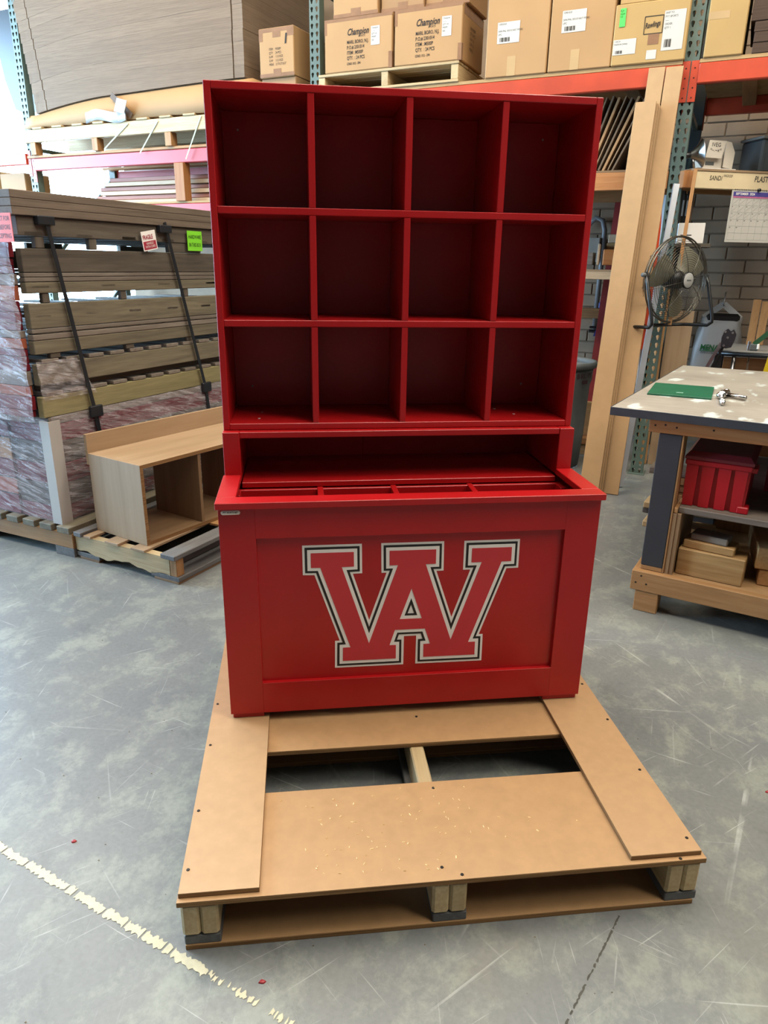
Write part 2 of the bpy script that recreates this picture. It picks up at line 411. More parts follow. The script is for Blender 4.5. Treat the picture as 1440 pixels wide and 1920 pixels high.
# paint chips and grit on the floor
CHIP = paint('red paint chip', (168, 26, 36), .5, .1)
for i, (px, py, lab) in enumerate(((-.345, .36, 'small red paint chip on the floor by the cream line'), (.165, -.09, 'small red paint chip just in front of the pallet'), (.62, -.245, 'small red paint chip nearest the camera at the bottom edge'), (1.62, .34, 'small red paint chip on the floor right of the pallet'))):
    s = .0085; n = 7
    ring = [(s * random.uniform(.6, 1.1) * math.cos(6.283 * k / n), .7 * s * random.uniform(.6, 1.1) * math.sin(6.283 * k / n)) for k in range(n)]
    c = mk('paint_chip', [(x, y, 0) for x, y in ring] + [(x * .8, y * .8, .0025) for x, y in ring] + [(0, 0, .004)],
           [(k, (k + 1) % n, n + (k + 1) % n, n + k) for k in range(n)] + [(n + k, n + (k + 1) % n, 2 * n) for k in range(n)], CHIP)
    c.location = (px, py, .0005); tag(c, lab, 'paint chip', 'red paint chips on the floor')
vs = []; fs = []
for i in range(170):
    x = random.uniform(-.9, 2.1); y = random.uniform(-.35, 1.6)
    if -.03 < x < 1.22 and y > -.01: continue
    s = random.uniform(.001, .0032); k = len(vs)
    for a in range(4): vs.append((x + s * math.cos(a * 1.57 + i), y + s * random.uniform(.5, 1) * math.sin(a * 1.57 + i), .0004))
    vs.append((x, y, .0004 + s * .7)); fs += [(k + a, k + (a + 1) % 4, k + 4) for a in range(4)]
g = mk('floor_grit', vs, fs, paint('grit', (150, 140, 120), .9, .5, 40)); g['label'] = 'tiny crumbs of wood and grit strewn over the concrete floor'; g['category'] = 'grit'; g['kind'] = 'stuff'

# ================================================================== red base cabinet
X0, X1, YF, YB = .052, 1.137, .6386, 1.222
base = thing('equipment_bin', 'red painted equipment bin with white and black letter logo on front', 'cabinet', (0, 0, 0))
ZB, ZT = .172, .826
# framed front
box(base, 'stile', (X0, .150), (YF, YF + .018), (ZB, ZT), RED, .0005); box(base, 'stile', (1.037, X1), (YF, YF + .018), (ZB, ZT), RED, .0005)
box(base, 'rail', (.150, 1.037), (YF, YF + .018), (.734, ZT), RED, .0005); box(base, 'rail', (.150, 1.037), (YF, YF + .018), (ZB, .274), RED, .0005)
box(base, 'front_panel', (.145, 1.042), (YF + .0135, YF + .030), (.268, .740), RED)
box(base, 'side_panel', (X0, X0 + .018), (YF + .018, YB), (ZB, ZT), RED); box(base, 'side_panel', (X1 - .018, X1), (YF + .018, YB), (ZB, ZT), RED)
box(base, 'back_panel', (X0 + .018, .50), (YB - .012, YB), (ZB, .957), RED); box(base, 'back_panel', (.50, X1 - .018), (YB - .0105, YB), (ZB, .957), RED)
box(base, 'bottom_panel', (X0 + .018, X1 - .018), (YF + .03, YB - .012), (ZB + .003, ZB + .021), RED)
# rim
box(base, 'rim', (.046, X1 + .006), (YF - .018, .676), (ZT, .845), RED); box(base, 'rim', (.046, .099), (.676, .894), (ZT, .845), RED); box(base, 'rim', (X1 - .047, X1 + .006), (.676, .894), (ZT, .845), RED)
# back box
box(base, 'post', (X0 - .002, .100), (.894, YB), (ZT, .9755), RED); box(base, 'post', (1.092, X1 + .002), (.894, YB), (ZT, .9755), RED)
box(base, 'top_board', (.100, 1.092), (.897, YB - .012), (.957, .9755), RED); box(base, 'inner_shelf', (.100, 1.092), (.894, YB - .012), (.803, .820), RED)
for x in (.328, .556, .800): box(base, 'divider', (x, x + .018), (YF + .03, YB - .012), (ZB + .021, .802), RED)
box(base, 'shelf_front', (.072, 1.117), (.880, .893), (.70, .800), RED)
box(base, 'corner_block', (.0705, .098), (.83, .88), (.76, .80), RED); box(base, 'corner_block', (1.088, 1.1185), (.83, .88), (.76, .80), RED)
for x in ((X0 + .006, .150), (1.022, X1 - .006)): box(base, 'foot', x, (YF + .006, YF + .1), (.1555, ZB), RED)
for x in ((X0 + .006, .150), (1.022, X1 - .006)): box(base, 'foot', x, (YB - .1, YB - .006), (.1555, ZB), RED)
# maker's tag
tg = lathe(base, 'maker_tag', [(0, 0), (.0062, 0), (.0062, .0006), (0, .0006)], WHITE, 16, rot=(R(90), 0, 0)); tg.location = (.0855, YF - .0001, .8125)
for v in tg.data.vertices: v.co.x += .020 if v.co.x > 0 else -.020
text(tg, 'PYT SPORTS.NET', (0, -.0019, .0008), .0068, BLACK, '+z', .78, align='CENTER', bold=.0002)
# letter logo, four stacked layers of vinyl
LOGO = [(.2999, .6812), (.4219, .6812), (.4225, .6365), (.3873, .6360), (.4675, .3851), (.5497, .6358), (.5254, .6358), (.5245, .681), (.6600, .6808), (.6608, .6358), (.6311, .6358), (.7157, .3846), (.7972, .6362), (.7664, .6362), (.7662, .6802), (.8850, .6802), (.8856, .6362), (.8568, .6358), (.7701, .3732), (.7920, .3732), (.7926, .3290), (.6334, .3298), (.6330, .3738), (.6531, .3742), (.6357, .4262), (.5449, .4263), (.5293, .3755), (.5488, .3750), (.5492, .3295), (.3893, .3297), (.3898, .3742), (.4125, .3746), (.3265, .6362), (.3, .6368)]
TRI = [(.5915, .5601), (.6252, .4611), (.5585, .4613)]
def offs(poly, d):
    n = len(poly); out = []
    area = sum(poly[i][0] * poly[(i + 1) % n][1] - poly[(i + 1) % n][0] * poly[i][1] for i in range(n))
    sg = 1 if area > 0 else -1
    for i in range(n):
        p0, p1, p2 = Vector(poly[i - 1]), Vector(poly[i]), Vector(poly[(i + 1) % n])
        e1 = (p1 - p0).normalized(); e2 = (p2 - p1).normalized()
        n1 = Vector((e1.y, -e1.x)) * sg; n2 = Vector((e2.y, -e2.x)) * sg
        k = n1 + n2; k = k / max(.12, k.dot(n1)) if k.length > 1e-6 else n1
        out.append(tuple(p1 + k * d))
    return out
def flat(par, name, loops, y, th, mat):
    cu = bpy.data.curves.new('c', 'CURVE'); cu.dimensions = '2D'; cu.fill_mode = 'BOTH'; cu.extrude = th / 2
    for lp in loops:
        sp = cu.splines.new('POLY'); sp.points.add(len(lp) - 1); sp.use_cyclic_u = True
        for q, (a, b) in zip(sp.points, lp): q.co = (a, b, 0, 1)
    o = bpy.data.objects.new('c', cu); C.objects.link(o)
    me = bpy.data.meshes.new_from_object(o); bpy.data.objects.remove(o); bpy.data.curves.remove(cu)
    me.materials.clear(); me.materials.append(mat)
    return obj(name, me, mat, par, (0, y, 0), (R(90), 0, 0))
PY = YF + .0135
outer = LOGO[:20] + LOGO[20:22] + LOGO[28:]
big = offs(LOGO, .0235)
o3 = big[:21] + [big[21], (big[21][0], .4262 - .0235), (big[28][0], .4262 - .0235), big[28]] + big[29:]
logo = flat(base, 'logo_decal', [o3], PY - .0004, .0008, WHITE); logo['label'] = 'block letter W logo in red, white and black vinyl'
flat(logo, 'black_outline', [offs(LOGO, .0168), offs(TRI, -.0168)], 0, .0008, BLACK).rotation_euler = (0, 0, 0)
flat(logo, 'white_inline', [offs(LOGO, .0100), offs(TRI, -.0100)], 0, .0008, WHITE).rotation_euler = (0, 0, 0)
flat(logo, 'red_letter', [LOGO, TRI], 0, .0008, paint('red vinyl', (186, 44, 52), .5, .03)).rotation_euler = (0, 0, 0)
for ch, k in (('black_outline', 1), ('white_inline', 2), ('red_letter', 3)):
    [o for o in logo.children if o.name.startswith(ch)][0].location = (0, 0, .0009 * k)

# ================================================================== red cubby hutch
hut = thing('cubby_hutch', 'red painted twelve-cubby shelf hutch standing on the red bin', 'shelf', (0, 0, 0))
HX0, HX1, HY, HB = .052, 1.137, .9243, 1.222
T = .0188
zs = [.9768, 1.279, 1.580, 1.8798]
box(hut, 'side_panel', (HX0, HX0 + T), (HY, HB), (.9768, 1.8986), RED); box(hut, 'side_panel', (HX1 - T, HX1), (HY, HB), (.9768, 1.8986), RED)
box(hut, 'bottom_panel', (HX0 + T, HX1 - T), (HY, HB), (zs[0], zs[0] + T), RED); box(hut, 'top_panel', (HX0 + T, HX1 - T), (HY, HB), (zs[3], zs[3] + T), RED)
for z in zs[1:3]: box(hut, 'shelf', (HX0 + T, HX1 - T), (HY + .0008, HB - .007), (z, z + T), RED)
for i in range(3):
    for x in (.3200, .5865, .8535): box(hut, 'divider', (x, x + T), (HY + .0016, HB - .007), (zs[i] + T, zs[i + 1]), RED)
box(hut, 'back_panel', (HX0 + T, HX1 - T), (HB - .007, HB - .0005), (zs[0] + T, zs[3]), RED)
SILV = paint('pale screw head', (205, 200, 196), .35, .1)
for x, z in ((.118, 1.83), (1.067, 1.834), (.127, 1.062), (1.057, 1.065)):
    q = obj('screw', scr, SILV, hut, (x, HB - .0078, z), (R(90), 0, 0)); q.scale = (.8, .8, .8)
for x, y in ((.155, 1.00), (.16, 1.10), (.98, 1.03), (.94, 1.12)): obj('bolt_head', scr, SILV, hut, (x, y, zs[0] + T + .0006))

# ================================================================== pallet racking along the back wall
rack = roomthing('pallet_rack', 'green steel pallet racking with orange beams along the back wall', 'rack', 0, 0)
PWID, PDEP, PITCH = .088, .072, .054
def post_mesh(h):
    vs = []; fs = []; idx = {}
    def V_(x, y, z):
        k = (round(x, 5), round(y, 5), round(z, 5))
        if k not in idx: idx[k] = len(vs); vs.append(k)
        return idx[k]
    hw = PWID / 2; n = int(h / PITCH)
    tear = [(0, .017), (.009, .013), (.0115, .004), (.007, -.006), (.0045, -.017), (0, -.019), (-.0045, -.017), (-.007, -.006), (-.0115, .004), (-.009, .013)]
    for i in range(n):
        zc = (i + .5) * PITCH; z0, z1 = i * PITCH, (i + 1) * PITCH
        for s in (-1, 1):
            xc = s * hw / 2; xa, xb = (-hw, 0) if s < 0 else (0, hw)
            ring = [V_(xc + a, 0, zc + b) for a, b in tear]
            tm, tr, mr_, br, bm_, bl_, ml, tl = (V_(xc, 0, z1), V_(xb, 0, z1), V_(xb, 0, zc), V_(xb, 0, z0), V_(xc, 0, z0), V_(xa, 0, z0), V_(xa, 0, zc), V_(xa, 0, z1))
            fs += [(ring[0], ring[1], tr, tm), (ring[1], ring[2], mr_, tr), (ring[2], ring[3], mr_), (ring[3], ring[4], br, mr_), (ring[4], ring[5], bm_, br),
                   (ring[5], ring[6], bl_, bm_), (ring[6], ring[7], ml, bl_), (ring[7], ring[8], ml), (ring[8], ring[9], tl, ml), (ring[9], ring[0], tm, tl)]
            inr = [V_(xc + a * .96, .0025, zc + b * .96) for a, b in tear]
            fs += [(ring[(k + 1) % 10], ring[k], inr[k], inr[(k + 1) % 10]) for k in range(10)]
    H = n * PITCH
    for x in (-hw, hw):
        k = len(vs); vs += [(x, 0, 0), (x, PDEP, 0), (x, PDEP, H), (x, 0, H)]; fs.append((k, k + 1, k + 2, k + 3))
        xi = x * .6; k = len(vs); vs += [(x, PDEP, 0), (xi, PDEP, 0), (xi, PDEP, H), (x, PDEP, H)]; fs.append((k, k + 1, k + 2, k + 3))
    me = bpy.data.meshes.new('post'); me.from_pydata(vs, [], fs); me.update(); me.materials.append(RACKG); return me
PM = post_mesh(4.0)
UL = -5.95
for u in (0, -2.73, UL):
    p = obj('upright', PM, RACKG, rack, (u, 0, 0))
    box(rack, 'upright', (u - .044, u + .044), (1.03, 1.10), (0, 4.0), RACKD if u == 0 else RACKG, .003)
    box(p, 'foot_plate', (-.06, .06), (-.03, .10), (0, .006), RACKG, .001)
    for k, z in enumerate((.25, 1.35, 2.45, 3.4)):
        box(p, 'brace', (-.015, .015), (PDEP, 1.03), (z, z + .035), RACKG, .002)
        bar(p, 'brace', (0, PDEP, z + .05), (0, 1.03, z + .95), .035, .02, RACKG)
def beam(u0, u1, z0, z1, mat, v=-.022, dep=.05):
    b = box(rack, 'beam', (u0 + .05, u1 - .05), (v, v + dep), (z0, z1), mat, .006)
    c = (u0 + u1) / 2; L = u1 - u0
    for s in (-1, 1):
        e = box(b, 'connector', sorted((s * (L / 2 - .05), s * (L / 2 - .003))), (-dep / 2 + (.016 if v < 0 else .0), -dep / 2 + .021 if v < 0 else .005), (-.155, .075), mat, .002)
        for k in range(4):
            for dx in (-.011,):
                obj('rivet', scr, SCRW, b, (s * (L / 2 - .026), -dep / 2 + .0145, -.13 + k * .055), (R(90), 0, 0))
    return b
DECK = layered('deck ply edge', [(150, 112, 70), (206, 170, 120), (164, 124, 80)], 260)
for u0, u1 in ((-2.73, 0), (0, 2.73)):
    beam(u0, u1, 2.555, 2.668, ORANGE); beam(u0, u1, 2.555, 2.668, ORANGE, 1.06)
    box(rack, 'deck', (u0 + .05, u1 - .05), (-.02, 1.1), (2.669, 2.690), DECK, .001)
    for k in range(5): lumber(rack, 'deck_support', (u0 + .3 + k * .5, u0 + .39 + k * .5), (.03, 1.05), (2.60, 2.667), OLDPINE)
beam(UL, -2.73, 2.270, 2.380, REDB); beam(UL, -2.73, 2.270, 2.380, REDB, 1.06)
beam(UL, -2.73, 1.840, 1.945, REDB); beam(UL, -2.73, 1.840, 1.945, REDB, 1.06)
box(rack, 'deck', (UL + .05, -2.78), (-.02, 1.1), (1.946, 1.962), DECK, .001)
beam(UL - 2.7, UL, 2.33, 2.43, ORANGE); beam(UL - 2.7, UL, 1.95, 2.05, ORANGE); beam(UL - 2.7, UL, 1.95, 2.05, ORANGE, 1.06)
box(rack, 'deck', (UL - 2.65, UL - .05), (-.02, 1.1), (2.051, 2.068), DECK, .001)

# ------------------------------------------------------------------ cartons
def carton(label, u0, u1, z0, z1, v0, dep, mat, group=None, rz=0.0, tape=None):
    t = roomthing('cardboard_box', label, 'box', u0, v0, z0, rz, group)
    w, h = u1 - u0, z1 - z0
    b = box(t, 'body', (0, w), (0, dep), (0, h), mat, .006)
    box(t, 'flap_seam', (.004, w - .004), (dep / 2 - .0015, dep / 2 + .0015), (h - .0005, h + .0006), INK, 0)
    if tape == 'v':
        box(t, 'tape', (w * .52, w * .66), (-.0008, 0), (h * .82, h - .006), TAPEL, 0); box(t, 'tape', (w * .36, w * .50), (-.0008, 0), (.004, h * .22), TAPEL, 0)
    elif tape == 'edge':
        box(t, 'tape', (.0, w), (-.0008, 0), (h - .03, h - .004), TAPE, 0); box(t, 'tape', (w * .4, w * .62), (-.0014, -.0006), (h * .80, h - .03), TAPE, 0)
        box(t, 'tape', (w * .4, w * .62), (-.0014, -.0006), (.01, h * .17), TAPE, 0); box(t, 'tape', (0, w), (-.0008, 0), (.004, .028), TAPE, 0)
        box(t, 'tape', (0, .035), (-.0010, 0), (h * .74, h - .03), TAPE, 0); box(t, 'tape', (w - .06, w), (-.0010, 0), (h * .8, h - .03), TAPE, 0)
    elif tape == 'corner':
        box(t, 'tape', (w - .028, w + .0008), (-.0008, .028), (0, h * .3), TAPE, 0); box(t, 'tape', (0, w), (-.0008, 0), (h - .02, h), TAPE, 0)
        box(t, 'tape', (0, .02), (-.0008, 0), (h * .72, h - .02), TAPE, 0); box(t, 'tape', (w, w + .0008), (.03, dep - .02), (h * .82, h), TAPE, 0)
    return t
def sticker(t, x, z, w, h, lines, y=-.0012, mat=None, roll=0.0, ink=None, fs=.012, bars=0):
    s = box(t, 'sticker', (x, x + w), (y - .0006, y), (z, z + h), mat or PAPER, 0, (0, roll, 0))
    zz = h / 2 - fs * 1.1
    for ln in lines:
        text(s, ln, (-w / 2 + fs * .4, -.0006, zz), fs, ink or INK, '-y', .85); zz -= fs * 1.25
    for k in range(bars):
        box(s, 'barcode_bar', (-w * .38 + k * w * .05, -w * .38 + k * w * .05 + w * (.018 + .012 * (k % 3))), (-.0012, -.0004), (-h * .42, -h * .22), INK, 0)
    return s
hid = carton('plain cardboard box at the bottom, under the box marked 1 beside the green upright', -3.225, -2.905, 2.40, 2.842, .0, .50, CARD2)
t = carton('tall-standing cardboard box marked 1 with brown tape by the green upright', -3.225, -2.905, 2.843, 3.182, -.02, .50, CARD, tape='edge')
text(t, '1', (.225, -.002, .225), .09, INK, '-y', .9, .15, bold=.004)
for k, (a, b) in enumerate((('ITEM', 'M500P'), ('QTY', '24 PCS'), ('N.W', '11.0 KGS'), ('G.W', '11.5 KGS'), ('MEAS', '21"X13"X13"'))):
    text(t, a, (.09, -.0016, .185 - k * .026), .024, INK, '-y', .75); text(t, b, (.150, -.0016, .185 - k * .026), .024, INK, '-y', .75)
wp = roomthing('wooden_pallet', 'small pale wooden pallet on the rack deck under two printed boxes', 'pallet', -2.684, -.03, 2.691)
for k in range(6): lumber(wp, 'deck_board', (0, 1.145), (k * .11, k * .11 + .095), (.112, .130), PINE)
for x in (0.0, .535, 1.085): lumber(wp, 'stringer', (x, x + .055), (.006, .64), (.0185, .1115), PINE)
for y in (0, .27, .55): lumber(wp, 'bottom_board', (.0, 1.145), (y, y + .09), (0, .018), PINE)
for lab, a, b in (('printed cardboard box on the small pallet, left of its pair, beside the green upright', -2.624, -2.062), ('printed cardboard box on the small pallet, right of its pair, side print visible', -2.042, -1.525)):
    t = carton(lab, a, b, 2.823, 3.172, -.03, .46, CARD, 'printed sports boxes on the small pallet', tape='corner')
    xo = .19 if a < -2.3 else .165
    text(t, 'Champion', (xo, -.0016, .235), .06, INK, '-y', .72, .35, bold=.0012); text(t, 'SPORTS', (xo + .095, -.0016, .218), .018, INK, '-y', .9, .2)
    for k, ln in enumerate(('MARL BORO, N.J.', 'P.O.# 2301014', 'ITEM : M500P', 'QTY.  : 24 PCS', 'C/NO. 012 - 294')):
        text(t, ln, (xo, -.0016, .180 - k * .034), .032 if k < 4 else .022, INK, '-y', .74, bold=.0004)
    sticker(t, xo + .200, .155, .072, .12, ('Champion', '-------', 'QTY 24', 'M500P', '||||||'), fs=.015)
    if a > -2.3:
        for k, ln in enumerate(('ITEM M500P', 'QTY 24 PCS', 'N.W 11.0', 'G.W 11.5', 'MEAS 21')):
            text(t, ln, (b - a + .0016, .16, .22 - k * .032), .028, INK, '+x', .8)
for i, (a, b, lab) in enumerate(((-2.553, -2.185, 'cardboard box stacked on the left printed box, cut off by the photo edge'), (-2.167, -1.832, 'middle cardboard box in the row stacked on the printed boxes'), (-1.828, -1.50, 'cardboard box stacked on the right printed box, third of its row'))):
    carton(lab, a, b, 3.174, 3.50, -.02 + .02 * i, .40, CARD if i == 0 else CARD2, 'upper cartons on the printed boxes', tape='edge')
for a, b, lab in ((-1.343, -.915, 'tall tan shipping carton with white label, beside the printed boxes'), (-.905, -.494, 'tall tan shipping carton with white label, beside the taped yellowish box')):
    t = carton(lab, a, b, 2.691, 3.24, -.03, .5, CARD, 'tall labelled shipping cartons', tape='v')
    sticker(t, .075, .20 + (.0 if a < -1 else .02), .155, .125, ('12901010', '', 'SHN PNL 30X10 NAT WDRS', 'UPC'), fs=.016, bars=9)
t = carton('yellowish cardboard box with dark framed logo and two white shipping labels', -.49, -.043, 2.691, 3.030, -.035, .45, CARDY)
sticker(t, .30, .06, .125, .215, ('SHIP TO', 'PYT SPORTS', '-----', 'ORDER', 'QTY 1'), fs=.016, bars=7)
sticker(t, .005, .06, .14, .085, ('1 EACH', 'MADE IN CHINA'), fs=.013, bars=6)
sticker(t, .215, .02, .06, .05, ('---',), fs=.01)
for a, b in (((.185, .16), (.185, .255)), ((.295, .16), (.295, .255)), ((.185, .16), (.295, .16)), ((.185, .255), (.295, .255))):
    bar(t, 'logo_frame', (a[0], -.0014, a[1]), (b[0], -.0014, b[1]), .004, .0008, INK, (0, -1, 0))
text(t, 'Rawlings', (.190, -.0022, .19), .042, INK, '-y', .62, .3, .12, bold=.0008)
GRN = paint('green tag', (70, 190, 78), .6, .05)
gt = box(t, 'green_tag', (.03, .065), (-.004, -.0012), (.215, .315), GRN, 0); text(gt, 'PLM\nKIDM\nCO', (-.016, -.0022, .03), .016, INK, '-y', .7)
box(t, 'tape', (.215, .28), (-.0012, 0), (.1, .16), TAPE, 0)
carton('yellowish cardboard box stacked on the box with the dark framed logo', -.47, -.05, 3.031, 3.33, -.02, .42, CARDY)
t = carton('narrow yellowish cardboard box right of the near green upright', .065, .285, 2.691, 3.22, -.03, .5, CARDY)
box(t, 'tape', (0, .12), (-.0008, 0), (.2, .24), TAPEL, 0)
DARKC = layered('dark cardboard edges', [(52, 40, 32), (92, 72, 58), (66, 50, 40)], 170)
for z0, z1, x0, lab in ((2.691, 2.86, .325, 'lower dark bundle of corrugated sheets beside the narrow yellowish box'), (2.862, 3.25, .30, 'upper dark bundle of corrugated sheets beside the narrow yellowish box')):
    tt = roomthing('cardboard_bundle', lab, 'cardboard', x0, -.03, z0)
    n = 3
    for k in range(n): box(tt, 'sheet_pack', (random.uniform(0, .012), .7), (random.uniform(0, .01), .6), ((z1 - z0) * k / n, (z1 - z0) * (k + 1) / n - .002), DARKC, .003)

# ------------------------------------------------------------------ huge stack of flattened cardboard on the left bay
def slab(par, name, x0, x1, y0, y1, z0, z1, mat, fz, n=14, jit=.001):
    vs = []; fs = []
    for i in range(n + 1):
        x = x0 + (x1 - x0) * i / n; d = fz(x); j = random.uniform(-jit, jit)
        for y, z in ((y0 + j, z0), (y1, z0), (y1, z1), (y0 + j, z1)): vs.append((x, y, z + d))
    for i in range(n):
        a, b = i * 4, i * 4 + 4
        for k in range(4): fs.append((a + k, a + (k + 1) % 4, b + (k + 1) % 4, b + k))
    fs += [(3, 2, 1, 0), (n * 4, n * 4 + 1, n * 4 + 2, n * 4 + 3)]
    return mk(name, vs, fs, mat, par)
STK = layered('stacked cardboard edges', [(112, 94, 78), (150, 128, 106), (130, 110, 92), (166, 142, 118)], 150)
stk = roomthing('cardboard_stack', 'huge brown stack of flattened cardboard sheets high on the left rack', 'cardboard', -5.80, 0, 0)
sag = lambda x: -.10 * max(0, 1 - x / .9) ** 1.6 - .012 * math.sin(x * 2.1)
for k in range(12):
    z = 2.862 + k * .085; off = random.uniform(-.0015, .0015)
    lean = -.012 * k
    slab(stk, 'sheet_pack', lean, lean + .14, off, 1.05, z, z + .0846, STK, sag, 4)
    slab(stk, 'sheet_pack', lean + .150, 2.30 + off, off, 1.05, z, z + .0846, STK, sag, 16)
    slab(stk, 'sheet_pack', 2.311 + off, 2.41 + off, off + .002, 1.05, z, z + .0846, STK, sag, 3)
prism(stk, 'shaded_slab', [(-.95, 3.80), (-.92, 3.45), (-.88, 3.20), (-.78, 2.92), (-.60, 2.86), (-.10, 2.95), (-.16, 3.80)], .42, .50, paint('stack shade', (30, 34, 42), .35, .2, 5), 'dark slab standing for the shaded left part of the stack')  # added dark slab: shadow at the stack's left put into its colour
# bent open carton under the stack
fc = roomthing('flattened_carton', 'bent tan flattened carton between the cardboard stack and its pallet', 'cardboard', -5.80, 0, 0)
n = 24; vs = []; fs = []
for i in range(n + 1):
    x = -.14 + 2.62 * i / n; zt = 2.856 + sag(max(0, x)); zb = 2.640
    for y, z in ((-.045 + .010 * math.sin(x * 6), zb + .004 * math.sin(x * 9)), (-.012, (zb + zt) / 2 + .01), (.012, zt - .004), (1.0, zt - .004), (1.0, zb), (.02, zb)): vs.append((x, y, z))
for i in range(n):
    a, b = i * 6, i * 6 + 6
    for k in range(6): fs.append((a + k, a + (k + 1) % 6, b + (k + 1) % 6, b + k))
fs += [(5, 4, 3, 2, 1, 0), tuple(n * 6 + k for k in range(6))]
mk('carton_sheet', vs, fs, CARD, fc, True)
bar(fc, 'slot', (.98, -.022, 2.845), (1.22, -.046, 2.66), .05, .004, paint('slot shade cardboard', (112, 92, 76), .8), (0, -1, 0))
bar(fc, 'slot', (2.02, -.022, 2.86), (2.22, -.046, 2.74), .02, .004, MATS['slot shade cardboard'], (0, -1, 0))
bag2 = roomthing('packing_slip', 'crumpled white plastic packing slip lying on the bent carton front', 'paper', -5.12, -.055, 2.632, R(-2))
vs = [(i * .05, -.002 + .008 * math.sin(i * 1.7), .0 + .085 * j + .02 * math.sin(i * .6)) for j in (0, 1) for i in range(11)]
vs += [(x, y + .012, z) for x, y, z in vs]
fs = [(i, i + 1, i + 12, i + 11) for i in range(10)] + [(i + 22, i + 33, i + 34, i + 23) for i in range(10)] + [(i, i + 22, i + 23, i + 1) for i in range(10)] + [(i + 11, i + 12, i + 34, i + 33) for i in range(10)]
mk('sleeve', vs, fs, paint('pale film', (214, 210, 208), .3, .06), bag2, True)
box(bag2, 'sheet', (.40, .52), (-.018, -.014), (.05, .16), PAPER, 0, (R(-12), R(14), 0))
# pallet that carries the stack
sp = roomthing('wooden_pallet', 'long pale wooden pallet on the red beam under the cardboard stack', 'pallet', -5.98, -.055, 0)
lumber(sp, 'stringer', (.0, 2.75), (0, .04), (2.512, 2.620), PINE); lumber(sp, 'stringer', (.0, 2.75), (.55, .59), (2.512, 2.620), PINE); lumber(sp, 'stringer', (.0, 2.75), (1.05, 1.09), (2.512, 2.620), PINE)
for k in range(10): lumber(sp, 'deck_board', (.16 + k * .26, .16 + k * .26 + .13), (-.01, 1.09), (2.621, 2.638), PINE, .005)
for x in (.1, .9, 1.76, 2.6):
    for y in (.03, 1.05): lumber(sp, 'block', (x, x + .07), (y - .03, y + .05), (2.4045, 2.511), OLDPINE)
lumber(sp, 'bottom_board', (0, 2.75), (.03, .13), (2.382, 2.404), OLDPINE); lumber(sp, 'bottom_board', (0, 2.75), (.98, 1.08), (2.382, 2.404), OLDPINE)
TWINE = paint('pale green strap', (196, 216, 176), .5, .05)
for a, b in (((1.36, 2.60), (1.05, 2.41)), ((1.70, 2.60), (1.47, 2.36)), ((2.17, 2.61), (1.98, 2.29))):
    bar(sp, 'strap', (a[0], -.006, a[1]), (b[0], -.004, b[1]), .012, .002, TWINE, (0, -1, 0))
tag(lumber(None, 'plank', (0, 2.0), (0, .14), (0, .035), DKLUM), 'dark loose plank lying across under the pallet of the cardboard stack', 'plank')
q = bpy.data.objects['plank']; q.location = W(-4.3, .50, 2.4225); q.rotation_euler = (0, 0, TH - R(10))
# lower level: loose red-stained and pale planks
LUMR = lambda ax: wood('pinkish plank', (170, 104, 86), (200, 140, 116), ax)
LUMW = lambda ax: wood('whitish plank', (208, 176, 140), (228, 204, 172), ax)
names = ['bottom', 'second', 'third', 'fourth', 'fifth', 'top']
for k in range(6):
    o = lumber(None, 'plank', (0, 2.35 - .05 * (k % 3)), (0, .55), (0, .034), (LUMW, LUMR)[k % 2])
    o.location = W(-4.15 + .04 * k, .37 + .02 * (k % 2), 1.9805 + k * .0385); o.rotation_euler = (0, 0, TH)
    tag(o, f'wide wooden plank on the lower left rack shelf, {names[k]} of the stack of six', 'plank', 'planks on the lower rack shelf')
o = lumber(None, 'wooden_post', (0, .105), (0, .09), (0, .307), ORPINE); o.location = W(-4.10, .0, 1.9625 + .1535); o.rotation_euler = (0, 0, TH)
tag(o, 'short upright orange-toned wooden post propping the red beam', 'post')
for a, b, z1, m_, lab in ((-6.95, -6.55, 2.30, CARDY, 'open tan carton on the far left rack shelf, beside the perforated upright'), (-6.50, -6.14, 2.27, CARD2, 'brown carton on the far left rack shelf, nearest the perforated upright'), (-5.70, -5.30, 2.16, CARD2, 'low brown carton on the lower shelf just right of the far left upright'), (-5.26, -4.95, 2.155, CARDY, 'second low carton on the lower shelf right of the far left upright')):
    carton(lab, a, b, 2.069 if a < -6 else 1.963, z1, .05 if a < -6 else .9, .3 if a < -6 else .18, m_)

# ================================================================== strapped lumber bundle, left
bun = roomthing('lumber_bundle', 'tall strapped bundle of lumber and composite boards in stretch wrap on pallet', 'lumber', -2.49, -2.97, 0)
BL = 2.25
lumber(bun, 'pallet_rail', (-1.30, .095), (-.105, -.065), (.047, .130), OLDPINE)
for y in (1.0, 2.1): lumber(bun, 'pallet_rail', (-1.30, .095), (y, y + .04), (.047, .130), OLDPINE)
for x in (-.04, -.70, -1.28):
    box(bun, 'foot', (x, x + .135), (-.105, BL), (0, .0465), GREYC('y'), .002)
for k in range(10): lumber(bun, 'deck_board', (.005 - k * .125, .093 - k * .125), (-.12, BL), (.1305, .165), PT, .003)
def layer(z0, z1, matf, x0=-1.17, x1=0, n=None, cols=4, y0=-.07):
    n = n or max(1, round((z1 - z0) / .028)); h = (z1 - z0) / n; w = (x1 - x0) / cols
    for i in range(n):
        for j in range(cols):
            d = random.uniform(-.004, .004)
            mf = matf if not callable(getattr(matf, 'pick', None)) else matf
            lumber(bun, 'board', (x0 + j * w + d, x0 + (j + 1) * w - .002 + d), (y0, BL), (z0 + i * h, z0 + (i + 1) * h - .0012), matf, .002)
layer(.166, .248, MAROON); layer(.250, .366, DKLUM); layer(.368, .470, MAROON); layer(.472, .584, DKLUM); layer(.586, .676, MAROON); layer(.678, .714, LTGREY, n=1)
